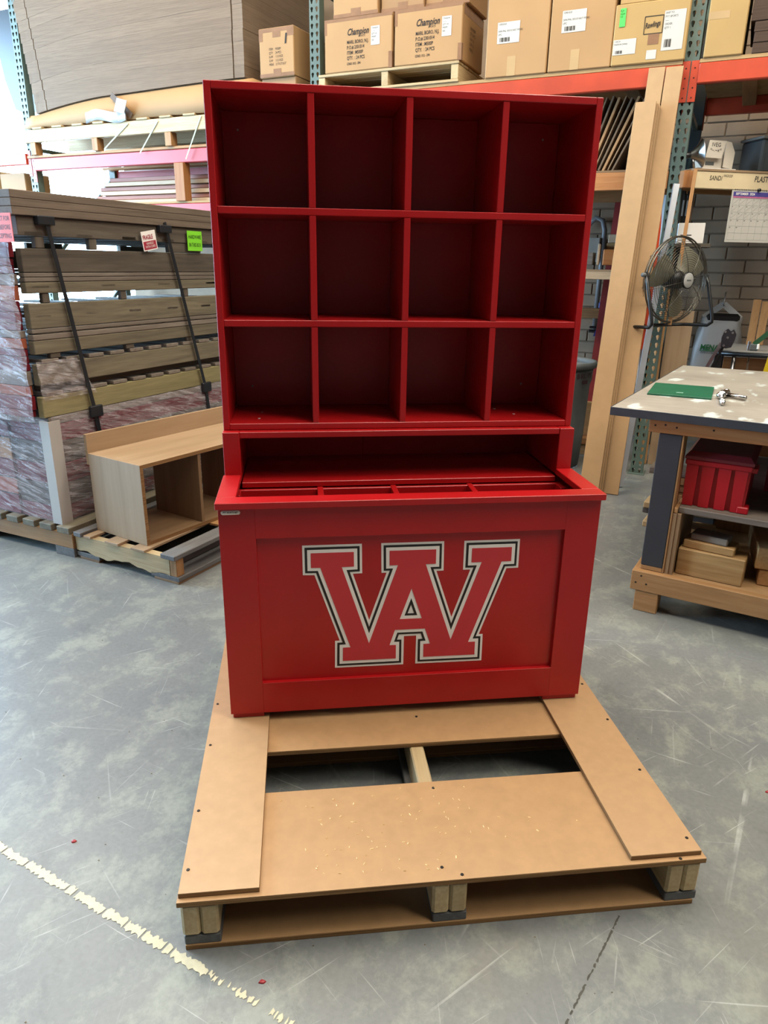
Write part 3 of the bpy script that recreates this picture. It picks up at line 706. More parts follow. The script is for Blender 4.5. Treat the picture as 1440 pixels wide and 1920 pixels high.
def rails(z0, z1, matf, y0=-.09, xs=((-.04, 0), (-1.20, -1.16))):
    for x in xs: lumber(bun, 'board', x, (y0, BL), (z0, z1), matf, .003)
def slats(z0, z1, matf, sp=.145, w=.10, y0=-.06):
    k = 0
    while y0 + k * sp + w < BL:
        lumber(bun, 'slat', (-1.2, .0), (y0 + k * sp, y0 + k * sp + w), (z0, z1), matf, .002); k += 1
BEIGE = lambda ax: wood('pale treated beam', (140, 130, 92), (172, 162, 118), ax, .7)
rails(.716, .818, BEIGE); slats(.820, .838, LTGREY)
rails(.874, .976, PT); slats(.978, .996, LTGREY); rails(.840, .872, DKLUM, -.05, ((-.10, -.05),))
rails(1.022, 1.086, PT); rails(1.088, 1.115, LTGREY); rails(1.120, 1.140, LTGREY); rails(1.142, 1.256, PT, xs=((-.04, 0),)); slats(1.118, 1.1195, DKLUM, .145, .12)
slats(1.19, 1.205, LTGREY, .30, .09); rails(1.302, 1.352, PT, xs=((-.04, 0),)); rails(1.354, 1.374, LTGREY); rails(1.3755, 1.394, LTGREY); rails(1.345, 1.40, DKLUM, -.05, ((-.085, -.045),)); rails(1.09, 1.14, DKLUM, -.05, ((-.085, -.045),)); rails(1.396, 1.502, DKLUM)
slats(1.325, 1.338, DKLUM, .42, .10)
for y in (.0, .32, .9, 1.7): 
    for x in (-.035, -1.195): lumber(bun, 'spacer_block', (x, x + .03), (y, y + (.05 if y < .5 else .28)), (1.503, 1.555), DKLUM)
rails(1.556, 1.640, DKLUM); slats(1.5565, 1.575, DKLUM, .3, .1); 
for y in (.0, .5, 1.0, 1.5, 2.0):
    for x in (-.034, -1.194): 
        lumber(bun, 'spacer_block', (x, x + .028), (y, y + .06), (.997, 1.0215), DKLUM); lumber(bun, 'spacer_block', (x, x + .028), (y, y + .04), (1.257, 1.3015), DKLUM)
TOPB = lambda ax: wood('top composite', (112, 98, 84), (140, 124, 108), ax, .65)
for i in range(3):
    for j in range(5): lumber(bun, 'board', (-1.215 + j * .247, -1.215 + (j + 1) * .247 - .002), (-.12, BL), (1.642 + i * .035, 1.642 + (i + 1) * .035 - .0012), TOPB, .002)
# board ends at the near end behind the film
ENDR = [MAROON, MAROON, lambda ax: wood('orange plank', (182, 92, 62), (200, 116, 82), ax), LTGREY, MAROON]
z = .72; i = 0
while z < 1.52:
    h = random.choice((.035, .05, .07)); lumber(bun, 'end_board', (-1.25, -.045 + random.uniform(-.012, .004)), (-.128, -.0905), (z, z + h - .002), ENDR[i % 5], .003); z += h; i += 1
for z0, h, f in ((.17, .1, MAROON), (.28, .08, lambda ax: wood('orange plank', (182, 92, 62), (200, 116, 82), ax)), (.37, .09, MAROON), (.47, .11, OLDPINE), (.59, .08, MAROON), (.675, .04, LTGREY)):
    lumber(bun, 'end_board', (-1.25, -.30), (-.0775, -.0715), (z0, z0 + h), f, .001)
# stretch film
FILM = film()
def sheet(par, name, fn, nu, nv, mat):
    vs = [fn(i / nu, j / nv) for j in range(nv + 1) for i in range(nu + 1)]
    fs = [(j * (nu + 1) + i, j * (nu + 1) + i + 1, (j + 1) * (nu + 1) + i + 1, (j + 1) * (nu + 1) + i) for j in range(nv) for i in range(nu)]
    return mk(name, vs, fs, mat, par, True)
wob = lambda a, b, s: s * (math.sin(a * 21 + b * 9) + .6 * math.sin(b * 33 - a * 13) + .5 * math.sin(a * 47 + b * 27))
sheet(bun, 'stretch_wrap', lambda s, t: (-1.27 + 1.262 * s - .02 * wob(s, t, .3) * (s > .9), -.143 + wob(s * 1.3, t, .005), .70 + .90 * t), 46, 34, FILM)
sheet(bun, 'stretch_wrap', lambda s, t: (-1.27 + 1.278 * s, -.0845 + wob(s, t, .002), .168 + .54 * t), 46, 26, FILM)
sheet(bun, 'stretch_wrap', lambda s, t: (.014 + wob(s, t, .0028), -.07 + 1.9 * s, .17 + .55 * t), 60, 26, FILM)
sheet(bun, 'stretch_wrap', lambda s, t: (.012 + wob(s, t * .5, .006), -.10 + (.34 - .1 * t) * s, .80 + .19 * t), 26, 18, FILM)
# paper corner protector
prot = mk('corner_protector', [(.019, -.089, .165), (-.04, -.089, .165), (.019, -.025, .165), (.024, -.095, .165), (-.04, -.095, .165), (.024, -.025, .165)] + [(.019, -.089, .70), (-.04, -.089, .70), (.019, -.025, .70), (.024, -.095, .70), (-.04, -.095, .70), (.024, -.025, .70)],
          [(3, 4, 10, 9), (5, 3, 9, 11), (0, 6, 7, 1), (2, 8, 6, 0), (4, 1, 7, 10), (2, 5, 11, 8), (9, 10, 7, 6), (11, 9, 6, 8), (0, 1, 4, 3), (0, 3, 5, 2)], paint('pale corner board', (206, 200, 192), .5, .05), bun)
STRAP = paint('black strap', (34, 38, 44), .4, .1)
for a, b in (((.05, 1.64), (.205, .70)), ((.85, 1.66), (1.105, .70))):
    bar(bun, 'strap', (.022, a[0], a[1]), (.024, b[0], b[1]), .022, .003, STRAP)
    bar(bun, 'strap', (.024, b[0], b[1]), (.026, b[0] + .055, .17), .026, .003, STRAP)
    box(bun, 'strap_pad', (.0, .034), (a[0] - .05, a[0] + .045), (1.605, 1.645), STRAP, .004)
    box(bun, 'strap_pad', (.014, .036), (b[0] - .035, b[0] + .045), (.675, .735), STRAP, .004)
LAB = paint('orange label', (232, 82, 60), .45, .04); FRAG = paint('maroon label', (150, 36, 56), .5, .05); LIME = paint('lime label', (122, 206, 46), .5, .04)
a = box(bun, 'label', (-.112, .058), (-.164, -.162), (1.525, 1.645), LAB, 0)
for k, ln in enumerate(('INSPECT FOR', 'DAMAGE BEFORE', 'ACCEPTING')): text(a, ln, (.076, -.0016, .028 - k * .036), .028, BLACK, '-y', .72, align='RIGHT')
f1 = box(bun, 'label', (.018, .020), (.665, .775), (1.510, 1.610), WHITE, 0, (R(9), 0, 0))
box(f1, 'print_band', (.001, .0016), (-.049, .049), (-.044, -.002), FRAG, 0); text(f1, 'FRAGILE', (.0022, -.048, .008), .032, FRAG, '+x', .66, bold=.0008)
text(f1, 'HANDLE\nWITH CARE', (.0026, 0, -.019), .018, WHITE, '+x', .8, align='CENTER')
f2 = box(bun, 'label', (.018, .020), (1.035, 1.165), (1.515, 1.625), LIME, 0); text(f2, 'HARDWARE', (.0022, 0, .012), .031, BLACK, '+x', .66, align='CENTER'); text(f2, 'IN THIS BOX', (.0022, 0, -.032), .031, BLACK, '+x', .6, align='CENTER')

# ================================================================== small pallet and raw plywood shelf unit
sp2 = roomthing('wooden_pallet', 'low wooden pallet with grey composite edges under the raw plywood shelf', 'pallet', -2.385, -3.065, 0, R(-2))
SL = 1.35
n = 24; prof = [(0, .047)] + [(x * .635 / n, .038 + .010 * math.sin(x * .55 + .6) - .004 * math.sin(x * 1.7)) for x in range(1, n)] + [(.635, .036), (.635, .127), (0, .127)]
prism(sp2, 'front_rail', prof, 0, .042, PINE('x'))
lumber(sp2, 'rail', (0, .68), (.65, .69), (.036, .127), PINE); lumber(sp2, 'rail', (0, .68), (SL - .05, SL - .01), (.036, .127), PINE)
lumber(sp2, 'end_block', (.6365, .68), (.0, .05), (.036, .127), OLDPINE)
for x in ((0, .16), (.51, .69)):
    box(sp2, 'runner', x, (0, SL), (.0135, .0365), GREYC('y'), .002)
    box(sp2, 'bottom_strip', (x[0] + .02, x[1] - .005), (.0, SL), (0, .013), BIRCHD('y'), .001)
for x in ((.012, .066), (.60, .69)): box(sp2, 'edge_board', x, (-.02, SL), (.1275, .152), GREYC('y'), .003)
for x in ((.075, .125), (.225, .315), (.40, .49)): 
    box(sp2, 'deck_strip', x, (-.012, SL), (.1275, .1395), BIRCH('y'), .001)
box(sp2, 'deck_board', (.14, .59), (.45, .60), (.1275, .1395), OLDPINE('x'), .001)
box(sp2, 'inner_board', (.56, .585), (.05, SL - .06), (.04, .126), GREYC('y'), .002)
un = roomthing('shelf_unit', 'unfinished plywood shelf unit with raised back board on the low pallet', 'shelf', -2.312, -2.985, .1402, R(-8))
D, Hh, Lu = .392, .405, 1.32
EDG = PLYE
box(un, 'end_panel', (0, D), (0, .018), (0, Hh), BIRCH('z'), .001); box(un, 'end_panel', (0, D), (Lu - .018, Lu), (0, Hh), BIRCH('z'), .001)
box(un, 'top_panel', (0, D), (.018, Lu - .018), (Hh - .018, Hh), BIRCH('y'), .001); box(un, 'bottom_panel', (0, D), (.018, Lu - .018), (.0, .018), BIRCHD('y'), .001)
for y in (.36, .70, 1.02): box(un, 'divider', (.03, D - .004), (y, y + .018), (.018, Hh - .018), BIRCHD('z'), .001)
box(un, 'back_board', (-.0185, -.0005), (0, Lu), (Hh - .06, Hh + .095), BIRCH('y'), .001)
for y0, y1, z0, z1 in ((0, .018, .0, Hh), (.018, Lu, Hh - .018, Hh), (.018, Lu, 0, .018)): box(un, 'ply_edge', (D, D + .0008), (y0, y1), (z0, z1), EDG, 0)

# ================================================================== workbench, right
def benchtop_mat():
    m, nt, b = newmat('worn bench top'); v = coords(nt, rnd=False)
    col = ramp(nt, noise(nt, v, 3, 5, .6), [(.3, lin(158, 150, 138)), (.7, lin(186, 178, 164))])
    w = ramp(nt, noise(nt, coords(nt, (1.6, .75, 1), False), 4.2, 4, .55), [(.57, (0, 0, 0, 1)), (.62, (1, 1, 1, 1))])
    col = mixc(nt, w, col, lin(218, 226, 220))
    s = ramp(nt, noise(nt, coords(nt, (3, 40, 1), False), 1, 3), [(.35, (.82, .8, .78, 1)), (.6, (1, 1, 1, 1))])
    col = mixc(nt, .7, col, s, 'MULTIPLY')
    nt.links.new(col, b.inputs['Base Color']); b.inputs['Roughness'].default_value = .5
    return m
ben = roomthing('workbench', 'heavy wooden workbench with worn pale top and dark edge', 'workbench', .074, -2.34, 0, R(-6))
EDGE = paint('dark bench edge', (58, 62, 68), .5, .2, 14)
box(ben, 'top', (.003, 2.0), (.003, 1.65), (.866, .900), benchtop_mat(), .003)
box(ben, 'edge_band', (0, 2.0), (-.001, .003), (.864, .899), EDGE, .001); box(ben, 'edge_band', (-.001, .003), (.003, 1.65), (.864, .899), EDGE, .001)
lumber(ben, 'apron', (.160, 1.95), (.025, .063), (.808, .8655), ORPINE); lumber(ben, 'apron', (.160, 1.95), (1.55, 1.59), (.808, .8655), ORPINE)
lumber(ben, 'apron', (.21, .25), (.064, 1.549), (.775, .8655), ORPINE)
for k, x in enumerate((.185, .225, .27, .41)): obj('screw', scr, SCRW, ben, (x, .0245, .838 + .006 * (k % 2)), (R(90), 0, 0))
CHAR = paint('charcoal plank', (54, 55, 60), .55, .12, 10)
l1 = box(ben, 'leg', (.205, .297), (.030, .068), (.212, .8075), CHAR, .003, (0, 0, 0)); lumber(ben, 'leg_end', (.205, .297), (.031, .068), (.191, .2118), OLDPINE)
lumber(ben, 'leg_backing', (.2975, .3045), (.031, .12), (.191, .8075), OLDPINE)
box(ben, 'leg', (.205, .297), (1.50, 1.54), (.191, .8075), CHAR, .003)
lumber(ben, 'bottom_rail', (.178, 1.95), (.0, .038), (.098, .1905), OLDPINE); lumber(ben, 'bottom_rail', (.178, 1.95), (1.55, 1.59), (.098, .1905), OLDPINE)
lumber(ben, 'end_rail', (.178, .22), (.0385, 1.549), (.10, .1905), OLDPINE)
for k, (x, z) in enumerate(((.22, .17), (.20, .135), (.245, .135))): obj('screw', scr, SCRW, ben, (x, -.0005, z), (R(90), 0, 0))
lumber(ben, 'foot', (.202, .302), (.004, .09), (0, .0975), OLDPINE); lumber(ben, 'foot', (.202, .302), (1.49, 1.58), (0, .0975), OLDPINE)
box(ben, 'bottom_shelf', (.31, 1.95), (.0385, 1.549), (.176, .1865), HARD, .001)
box(ben, 'gusset', (.3055, .322), (.035, .46), (.1868, .47), BIRCHD('z'), .001); box(ben, 'gusset', (.3225, .339), (.038, .46), (.1868, .47), BIRCHD('z'), .001)
box(ben, 'middle_shelf', (.322, 1.95), (.050, 1.2), (.471, .498), wood('weathered board', (120, 108, 98), (140, 128, 116), 'x', .6), .003)
lumber(ben, 'shelf_block', (.3055, .322), (.036, .2), (.471, .496), OLDPINE)
lumber(ben, 'rear_panel', (.40, 1.9), (1.21, 1.225), (.50, .80), ORPINE)
lumber(ben, 'brace_panel', (.345, .58), (.80, .82), (.1868, .46), OLDPINE)
# pieces on the shelves
def bthing(name, label, cat, x, y, z, rz=0.0, group=None):
    p = W(.074, -2.34) + (UD * math.cos(R(-6)) + VD * math.sin(R(-6))) * x + (VD * math.cos(R(-6)) - UD * math.sin(R(-6))) * y
    return thing(name, label, cat, (p.x, p.y, z), TH + R(-6) + rz, group)
REDPL = paint('red plastic', (186, 14, 28), .42, .08, 8, .04)
LIDM = paint('maroon lid', (118, 34, 40), .38, .12, 6)  # lid is a duller, darker red than the crate body
def crate(x, y, rz, label):
    t = bthing('plastic_crate', label, 'crate', x, y, .4985, rz)
    w, d, h = .25, .46, .205
    def taper(name, x0, x1, y0, y1, z0, z1, tp, mat):
        vs = [(x0 + tp, y0 + tp, z0), (x1 - tp, y0 + tp, z0), (x1 - tp, y1 - tp, z0), (x0 + tp, y1 - tp, z0), (x0, y0, z1), (x1, y0, z1), (x1, y1, z1), (x0, y1, z1)]
        return mk(name, vs, [(3, 2, 1, 0), (4, 5, 6, 7), (0, 1, 5, 4), (1, 2, 6, 5), (2, 3, 7, 6), (3, 0, 4, 7)], mat, t)
    taper('body', .012, w - .012, .012, d - .012, 0, h, .010, REDPL)
    for k in range(4):
        a = .004 + k * .0625; taper('front_panel', a, a + .049, 0.0, .02, .002, h - .02, .004, REDPL)
    for k in range(6):
        a = .006 + k * .076; taper('side_panel', w - .02, w, a, a + .058, .002, h - .02, .004, REDPL)
    box(t, 'rim', (-.002, w + .004), (-.004, d + .004), (h - .025, h), REDPL, .004)
    box(t, 'latch_lip', (w - .01, w + .022), (.01, .09), (h - .03, h - .008), REDPL, .003)
    box(t, 'foot_tab', (w - .03, w + .014), (.0, .06), (0, .03), REDPL, .004)
    lid = mk('lid', [(-.006, -.008, h + .0005), (w + .008, -.008, h + .0005), (w + .008, d + .008, h + .0005), (-.006, d + .008, h + .0005), (.012, .010, h + .034), (w - .012, .010, h + .034), (w - .012, d - .012, h + .034), (.012, d - .012, h + .034),
        (-.006, -.008, h + .012), (w + .008, -.008, h + .012), (w + .008, d + .008, h + .012), (-.006, d + .008, h + .012)],
       [(3, 2, 1, 0), (4, 5, 6, 7), (0, 1, 9, 8), (1, 2, 10, 9), (2, 3, 11, 10), (3, 0, 8, 11), (8, 9, 5, 4), (9, 10, 6, 5), (10, 11, 7, 6), (11, 8, 4, 7)], LIDM, t)
    return t
crate(.318, .085, R(1), 'red ribbed plastic crate with maroon lid at the front of the bench shelf')
crate(.60, .50, R(2), 'red ribbed plastic crate further back on the bench shelf, mostly hidden')
def block(name, label, x, y, z, matf, group=None, rz=0.0, cat='wood block'):
    t = lumber(None, name, (0, x[1] - x[0]), (0, y[1] - y[0]), (0, z[1] - z[0]), matf, .004)
    e = bthing('tmp', '', '', (x[0] + x[1]) / 2, (y[0] + y[1]) / 2, (z[0] + z[1]) / 2, rz)
    t.location = e.location; t.rotation_euler = e.rotation_euler; bpy.data.objects.remove(e)
    return tag(t, label, cat, group)
KNOT = lambda ax: wood('knotty pine', (186, 142, 88), (212, 172, 116), ax, .55, .8, bands=.7)
block('wood_block', 'long knotty timber block at the bottom of the offcut pile under the bench', (.345, .612), (.07, .185), (.1872, .308), KNOT, rz=R(-1))
block('wood_block', 'pale board offcut in the middle of the pile under the bench', (.360, .565), (.085, .19), (.3085, .344), KNOT, rz=R(-4))
block('wood_block', 'small grey board offcut on top of the pile under the bench', (.385, .535), (.10, .19), (.3445, .374), LTGREY, rz=R(-7))
block('wood_block', 'square timber end with visible growth rings under the bench, right edge', (.612, .705), (.13, .50), (.262, .358), KNOT, rz=R(10))
block('wood_block', 'dark timber offcut lying beneath the square timber end', (.635, .75), (.14, .55), (.1872, .261), OLDPINE, rz=R(8))
for k, (z, x0, f, lab) in enumerate(((.50, .095, LTGREY, 'grey weathered board end, topmost of those poking out left of the bench'), (.42, .135, OLDPINE, 'short tan board end poking out left of the bench under the grey board'), (.306, .085, PINE, 'pale pine board end poking out left of the bench at mid height'), (.2725, .08, GREYC, 'grey composite board end just under the pale pine board end'), (.192, .085, PINE, 'lowest pale board end poking out left of the bench'))):
    yy = .52 + .02 * k
    block('plank', lab, (x0, .31 if k == 0 else .42), (yy, yy + .13), (z, z + .032), f, 'board ends poking out left of the bench', cat='plank')
# offcut rack holding those boards
tt = bthing('offcut_holder', 'rough timber holder carrying the board ends left of the bench', 'rack', .17, .50, 0)
for z in (.240, .387, .468): lumber(tt, 'crosspiece', (.0, .10), (.0, .25), (z, z + .0315), OLDPINE)
for x in (.06, .082): lumber(tt, 'upright', (x, x + .018), (.255, .275), (.0, .50), OLDPINE)
# green plate and steel coupler on the bench
gp = bthing('green_panel', 'dark green painted sample board lying on the workbench', 'board', .062, .40, .9005, R(6))
box(gp, 'panel', (0, .275), (0, .36), (0, .008), paint('green board', (22, 102, 70), .4, .15, 12), .001)
box(gp, 'scratch', (.12, .15), (.08, .095), (.008, .0084), paint('scuff', (150, 190, 170), .6), 0)
cp = bthing('air_coupler', 'chrome steel air coupler with two barrels beside the green board', 'tool', .36, .46, .9005, R(-8))
CHROME = paint('chrome', (190, 188, 186), .16, .08, 12, 0, 1)
tube(cp, 'body', [(0, .03, .018), (.0, .06, .018), (.004, .12, .018)], [.016, .02, .014], CHROME, 10); tube(cp, 'barrel', [(.012, .085, .014), (.10, .055, .012)], .010, CHROME, 10)
tube(cp, 'barrel', [(.0, .04, .014), (.06, -.16, .012)], .010, CHROME, 10); tube(cp, 'collar', [(.042, -.10, .0125), (.05, -.126, .0125)], .013, CHROME, 10); tube(cp, 'collar', [(-.005, .035, .015), (.005, .01, .015)], .016, CHROME, 10)
lathe(cp, 'knob', [(.0, -.014), (.010, -.010), (.014, 0), (.010, .010), (0, .014)], CHROME, 12, (-.004, .135, .02))

# ================================================================== boards leaning on the rack
def lean(name, label, u0, u1, v0, thick, top, matf, group=None, v1=-.03):
    ang = math.atan2(v1 - v0, top)
    L = top / math.cos(ang)
    o = box(None, name, (0, u1 - u0), (0, thick), (0, L), matf, .0015)
    c = W((u0 + u1) / 2, v0) + (VD * math.sin(ang) + Vector((0, 0, math.cos(ang)))) * (L / 2) - (VD * math.cos(ang) - Vector((0, 0, math.sin(ang)))) * (thick / 2)
    o.location = c; o.rotation_euler = (Matrix.Rotation(TH, 3, 'Z') @ Matrix.Rotation(-ang, 3, 'X')).to_euler()
    return tag(o, label, 'board', group)
lean('fibreboard_plank', 'tall tan fibreboard plank leaning on the rack, right one beside the green upright', -.140, -.038, -.615, .018, 2.652, MDF, 'planks leaning on the rack')
lean('fibreboard_plank', 'tall tan fibreboard plank leaning on the rack, behind the shorter front planks', -.245, -.146, -.615, .018, 2.656, MDF, 'planks leaning on the rack')
for k, lab in enumerate(('shorter fibreboard plank against the tall ones, rearmost of the three', 'shorter fibreboard plank leaning, middle of the three', 'shorter fibreboard plank leaning, frontmost of the three by the red hutch')):
    lean('fibreboard_plank', lab, -.286 + .004 * (2 - k), -.160 + .011 * (2 - k), -.645 - k * .0225, .0175, 2.445 - .01 * (2 - k), MDF, 'shorter planks leaning on the rack', v1=-.645 + .0225 * (-k) + .54)
def leantube(name, label, cat, a, b, r, mat, seg=10):
    t = roomthing(name, label, cat, 0, 0, 0); tube(t, 'shaft', [a, b], r, mat, seg); return t
al = roomthing('aluminium_bar', 'silver aluminium box bar leaning against the green upright behind the fan', 'metal bar', 0, 0)
bar(al, 'channel', (-.055, -.42, .004), (.016, -.075, 1.975), .036, .024, paint('brushed aluminium', (196, 200, 206), .3, .05, 8, 0, .6), (.35, -1, 0))
bar(al, 'lip', (-.068, -.432, .02), (.003, -.09, 1.97), .006, .018, MATS['brushed aluminium'], (.35, -1, 0))
ora = roomthing('orange_board', 'narrow bright orange plastic strip leaning between planks and aluminium bar', 'strip', 0, 0)
vs = []; nn = 12
for i in range(nn + 1):
    t_ = i / nn; z = .9 * t_ + .92; x = -.052 + .0 * t_; w = .018 * math.sin(math.pi * min(1, .15 + .85 * t_)) ** .7 + .003; y = -.22 + .10 * t_
    vs += [(x - w + .004 * math.sin(t_ * 5), y, z), (x + w, y - .004, z), (x + w, y + .012, z), (x - w, y + .012, z)]
fs = [(i * 4 + k, i * 4 + (k + 1) % 4, i * 4 + 4 + (k + 1) % 4, i * 4 + 4 + k) for i in range(nn) for k in range(4)] + [(3, 2, 1, 0), (nn * 4, nn * 4 + 1, nn * 4 + 2, nn * 4 + 3)]
mk('blade', vs, fs, paint('safety orange', (228, 72, 16), .4, .06), ora)
tube(ora, 'handle', [(-.062, -.34, .003), (-.056, -.215, .93)], .011, STEEL, 8)
st = roomthing('wooden_stick', 'thin square wooden stick leaning in front of the shelf rail end', 'stick', 0, 0)
bar(st, 'stick', (.105, -.20, 1.10), (.118, -.045, 2.062), .022, .018, OLDPINE('z'), (0, -1, 0))
wh = roomthing('backing_board', 'pale bluish white board behind the aluminium bar', 'board', 0, 0)
bar(wh, 'sheet', (-.098, .115, 1.10), (-.075, .135, 1.93), .05, .012, paint('bluish white', (206, 216, 224), .5, .04), (0, -1, 0))
wb2 = roomthing('white_box', 'small white box behind the top of the floor fan', 'box', .05, .10, 1.62, R(10))
box(wb2, 'carton', (0, .17), (0, .12), (0, .13), WHITE, .003); box(wb2, 'print_band', (.02, .09), (-.0008, 0), (.05, .056), INK, 0)
lumber(wb2, 'ledge', (-.04, .22), (-.01, .16), (-.025, -.0005), DKLUM)
pp = lean('plywood_offcut', 'pale plywood offcut standing behind the fan base', .045, .220, .345, .012, 1.165, BIRCH('z'), v1=.39)

# ================================================================== shelves and odds and ends between the hutch and the leaning boards
ws = roomthing('wooden_shelf', 'rough timber shelf with tan front rail below the orange beam', 'shelf', -1.25, 0, 0)
lumber(ws, 'rail', (0, 1.20), (-.005, .035), (1.955, 2.065), ORPINE); lumber(ws, 'rail', (0, 1.20), (.95, .99), (1.955, 2.065), OLDPINE)
box(ws, 'deck', (0, 1.20), (.0, .99), (2.066, 2.080), BIRCHD('x'), .001)
for x in (.05, 1.12): lumber(ws, 'leg', (x, x + .05), (.96, 1.0), (0, 1.954), OLDPINE)
for x in (.02, 1.12): lumber(ws, 'bearer', (x, x + .05), (.04, .94), (1.98, 2.05), OLDPINE)
CSH = [paint('flat carton a', (150, 122, 92), .8, .08), paint('flat carton b', (120, 98, 74), .8, .08), CARD2]
for k in range(8):
    o = box(None, 'flat_carton', (0, .009 + .004 * (k % 3)), (0, .40), (0, .47 + .02 * (k % 2)), CSH[k % 3], .002)
    an = R(17 + 1.2 * k)
    o.location = W(-.655 + k * .032 + .235 * math.sin(an), .32, 2.082 + .245 * math.cos(an) + .005); o.rotation_euler = (Matrix.Rotation(TH, 3, 'Z') @ Matrix.Rotation(an, 3, 'Y')).to_euler()
    tag(o, ('flattened carton leaning on the rough timber shelf, %s from the hutch' % ('first', 'second', 'third', 'fourth', 'fifth', 'sixth', 'seventh', 'eighth')[k]), 'cardboard', 'flattened cartons leaning on the timber shelf')
prop = roomthing('timber_prop', 'dark timber panel the flattened cartons lean on', 'board', -.215, .12, 2.082)
lumber(prop, 'panel', (0, .02), (0, .5), (0, .40), DKLUM)
s2 = roomthing('wooden_shelf', 'small pale timber shelf carrying wood blocks above the grey bin', 'shelf', -1.15, .28, 0, R(4))
lumber(s2, 'rail', (0, .86), (-.01, .03), (1.372, 1.428), LUMW); box(s2, 'deck', (0, .86), (-.01, .45), (1.4285, 1.442), BIRCH('x'), .001)
lumber(s2, 'leg', (.02, .07), (.40, .45), (0, 1.3715), OLDPINE); lumber(s2, 'leg', (.78, .83), (.40, .45), (0, 1.3715), OLDPINE); lumber(s2, 'bearer', (.02, .83), (.39, .45), (1.372, 1.428), OLDPINE)
def rblock(name, label, u, v, z, sx, sy, sz, matf, rz=0.0, cat='wood block', group=None):
    o = lumber(None, name, (0, sx), (0, sy), (0, sz), matf, .003); o.location = W(u, v, z + sz / 2); o.rotation_euler = (0, 0, TH + rz); return tag(o, label, cat, group)
rblock('wood_block', 'orange-toned square wood block at the front of the small timber shelf', -.42, .40, 1.4745, .115, .11, .11, ORPINE, R(12))
rblock('wood_block', 'pale offcut lying behind the orange-toned block', -.40, .58, 1.4745, .16, .14, .16, KNOT, R(4))
rblock('wood_block', 'white painted block on top of the pale offcut', -.40, .58, 1.636, .15, .10, .06, LUMW, R(2))
rblock('wood_block', 'thin pale board standing on edge beside the orange-toned block', -.52, .46, 1.4745, .018, .16, .15, LUMW, R(8))
rblock('wood_block', 'stack of grey offcuts near the hutch on the small timber shelf', -.62, .45, 1.4745, .14, .12, .09, LTGREY)
rp = roomthing('red_plank', 'red painted plank standing behind the small timber shelf', 'plank', 0, 0)
bar(rp, 'plank', (-.545, .86, .0), (-.475, .93, 1.95), .075, .03, paint('worn red', (150, 40, 36), .5, .2, 10), (0, -1, 0))
cd = roomthing('conduit', 'bent grey conduit pipe on the wall beside the hutch', 'pipe', 0, 0)
tube(cd, 'pipe', [(-.78, 1.30, 1.80), (-.72, 1.30, 1.86), (-.66, 1.30, 1.84), (-.635, 1.30, 1.76), (-.635, 1.30, 1.40), (-.635, 1.30, .9)], .022, paint('conduit grey', (132, 132, 134), .45, .1))
box(cd, 'wall_clip', (-.67, -.60), (1.28, 1.372), (1.5, 1.53), STEEL, .002); box(cd, 'switch_box', (-.80, -.66), (1.26, 1.372), (1.50, 1.70), paint('beige box', (190, 184, 170), .5), .004)
wr2 = roomthing('wall_rail', 'short tan timber ledge on the white wall with blue clamp hanging from it', 'shelf', -1.0, 1.0, 0)
lumber(wr2, 'ledge', (0, .72), (0, .09), (1.045, 1.125), OLDPINE); lumber(wr2, 'bracket', (.05, .12), (.091, .364), (1.05, 1.12), OLDPINE); lumber(wr2, 'bracket', (.55, .62), (.091, .364), (1.05, 1.12), OLDPINE)
cl = roomthing('bar_clamp', 'black and blue bar clamp hanging from the timber ledge', 'clamp', -.53, .985, 0)
BLUE = paint('clamp blue', (38, 58, 132), .4, .1)
box(cl, 'bar', (-.006, .006), (-.012, -.002), (.775, 1.19), DARK, .001); box(cl, 'upper_jaw', (-.035, .03), (-.03, .01), (1.126, 1.185), BLUE, .012)
prism(cl, 'sliding_jaw', [(-.05, .90), (.03, .92), (.055, 1.02), (-.02, 1.015), (-.03, .96)], -.04, -.012, BLUE); box(cl, 'trigger', (-.095, -.03), (-.04, -.01), (.93, .955), DARK, .008); box(cl, 'trigger', (-.09, -.03), (-.04, -.01), (.965, .985), DARK, .008)
box(cl, 'grip', (-.02, .03), (-.045, -.011), (.92, .985), paint('clamp orange', (170, 92, 48), .5), .006)

# grey waste bin
CAN = paint('grey bin plastic', (104, 108, 106), .5, .14, 7, .04)
can = roomthing('trash_bin', 'large round grey plastic waste bin behind the red cabinet', 'bin', -.685, .02, 0)
lathe(can, 'body', [(0, .012), (.235, .012), (.245, 0), (.262, .25), (.262, .27), (.272, .62), (.283, .66), (.287, .76), (.278, .76), (.268, .60), (.25, .10), (.23, .035), (0, .035)], CAN, 32)
lathe(can, 'rim', [(.281, .755), (.308, .755), (.315, .775), (.308, .797), (.286, .797), (.279, .78), (.281, .755)], CAN, 32)
for a in (-26,):
    for k, (s, zz) in enumerate((('BRUTE', .690),)):
        for j, chx in enumerate(s):
            th = R(a + (j - 2) * 7.2); tt = text(can, chx, (.2895 * math.cos(th), .2895 * math.sin(th), zz), .052, paint('bin print', (72, 40, 46), .7, .2), '-y', .95, align='CENTER', bold=.002)
            tt.rotation_euler = (R(93), 0, th + R(90))
    th = R(a); q = box(can, 'print_panel', (-.03, .03), (-.001, .001), (-.014, .014), MATS['bin print'], 0, (R(3), 0, th + R(90))); q.location = (.2885 * math.cos(th), .2885 * math.sin(th), .662)
rblock('wood_block', 'low timber offcut on the floor behind the leaning boards', -.40, .45, 0, .30, .12, .09, OLDPINE)
rblock('wood_block', 'brown board on the low timber offcut behind the leaning boards', -.40, .46, .0905, .40, .16, .05, ORPINE, R(6))
rblock('wood_block', 'tan crate side standing on the brown board behind the leaning boards', -.42, .50, .1410, .34, .05, .28, OLDPINE, R(3))

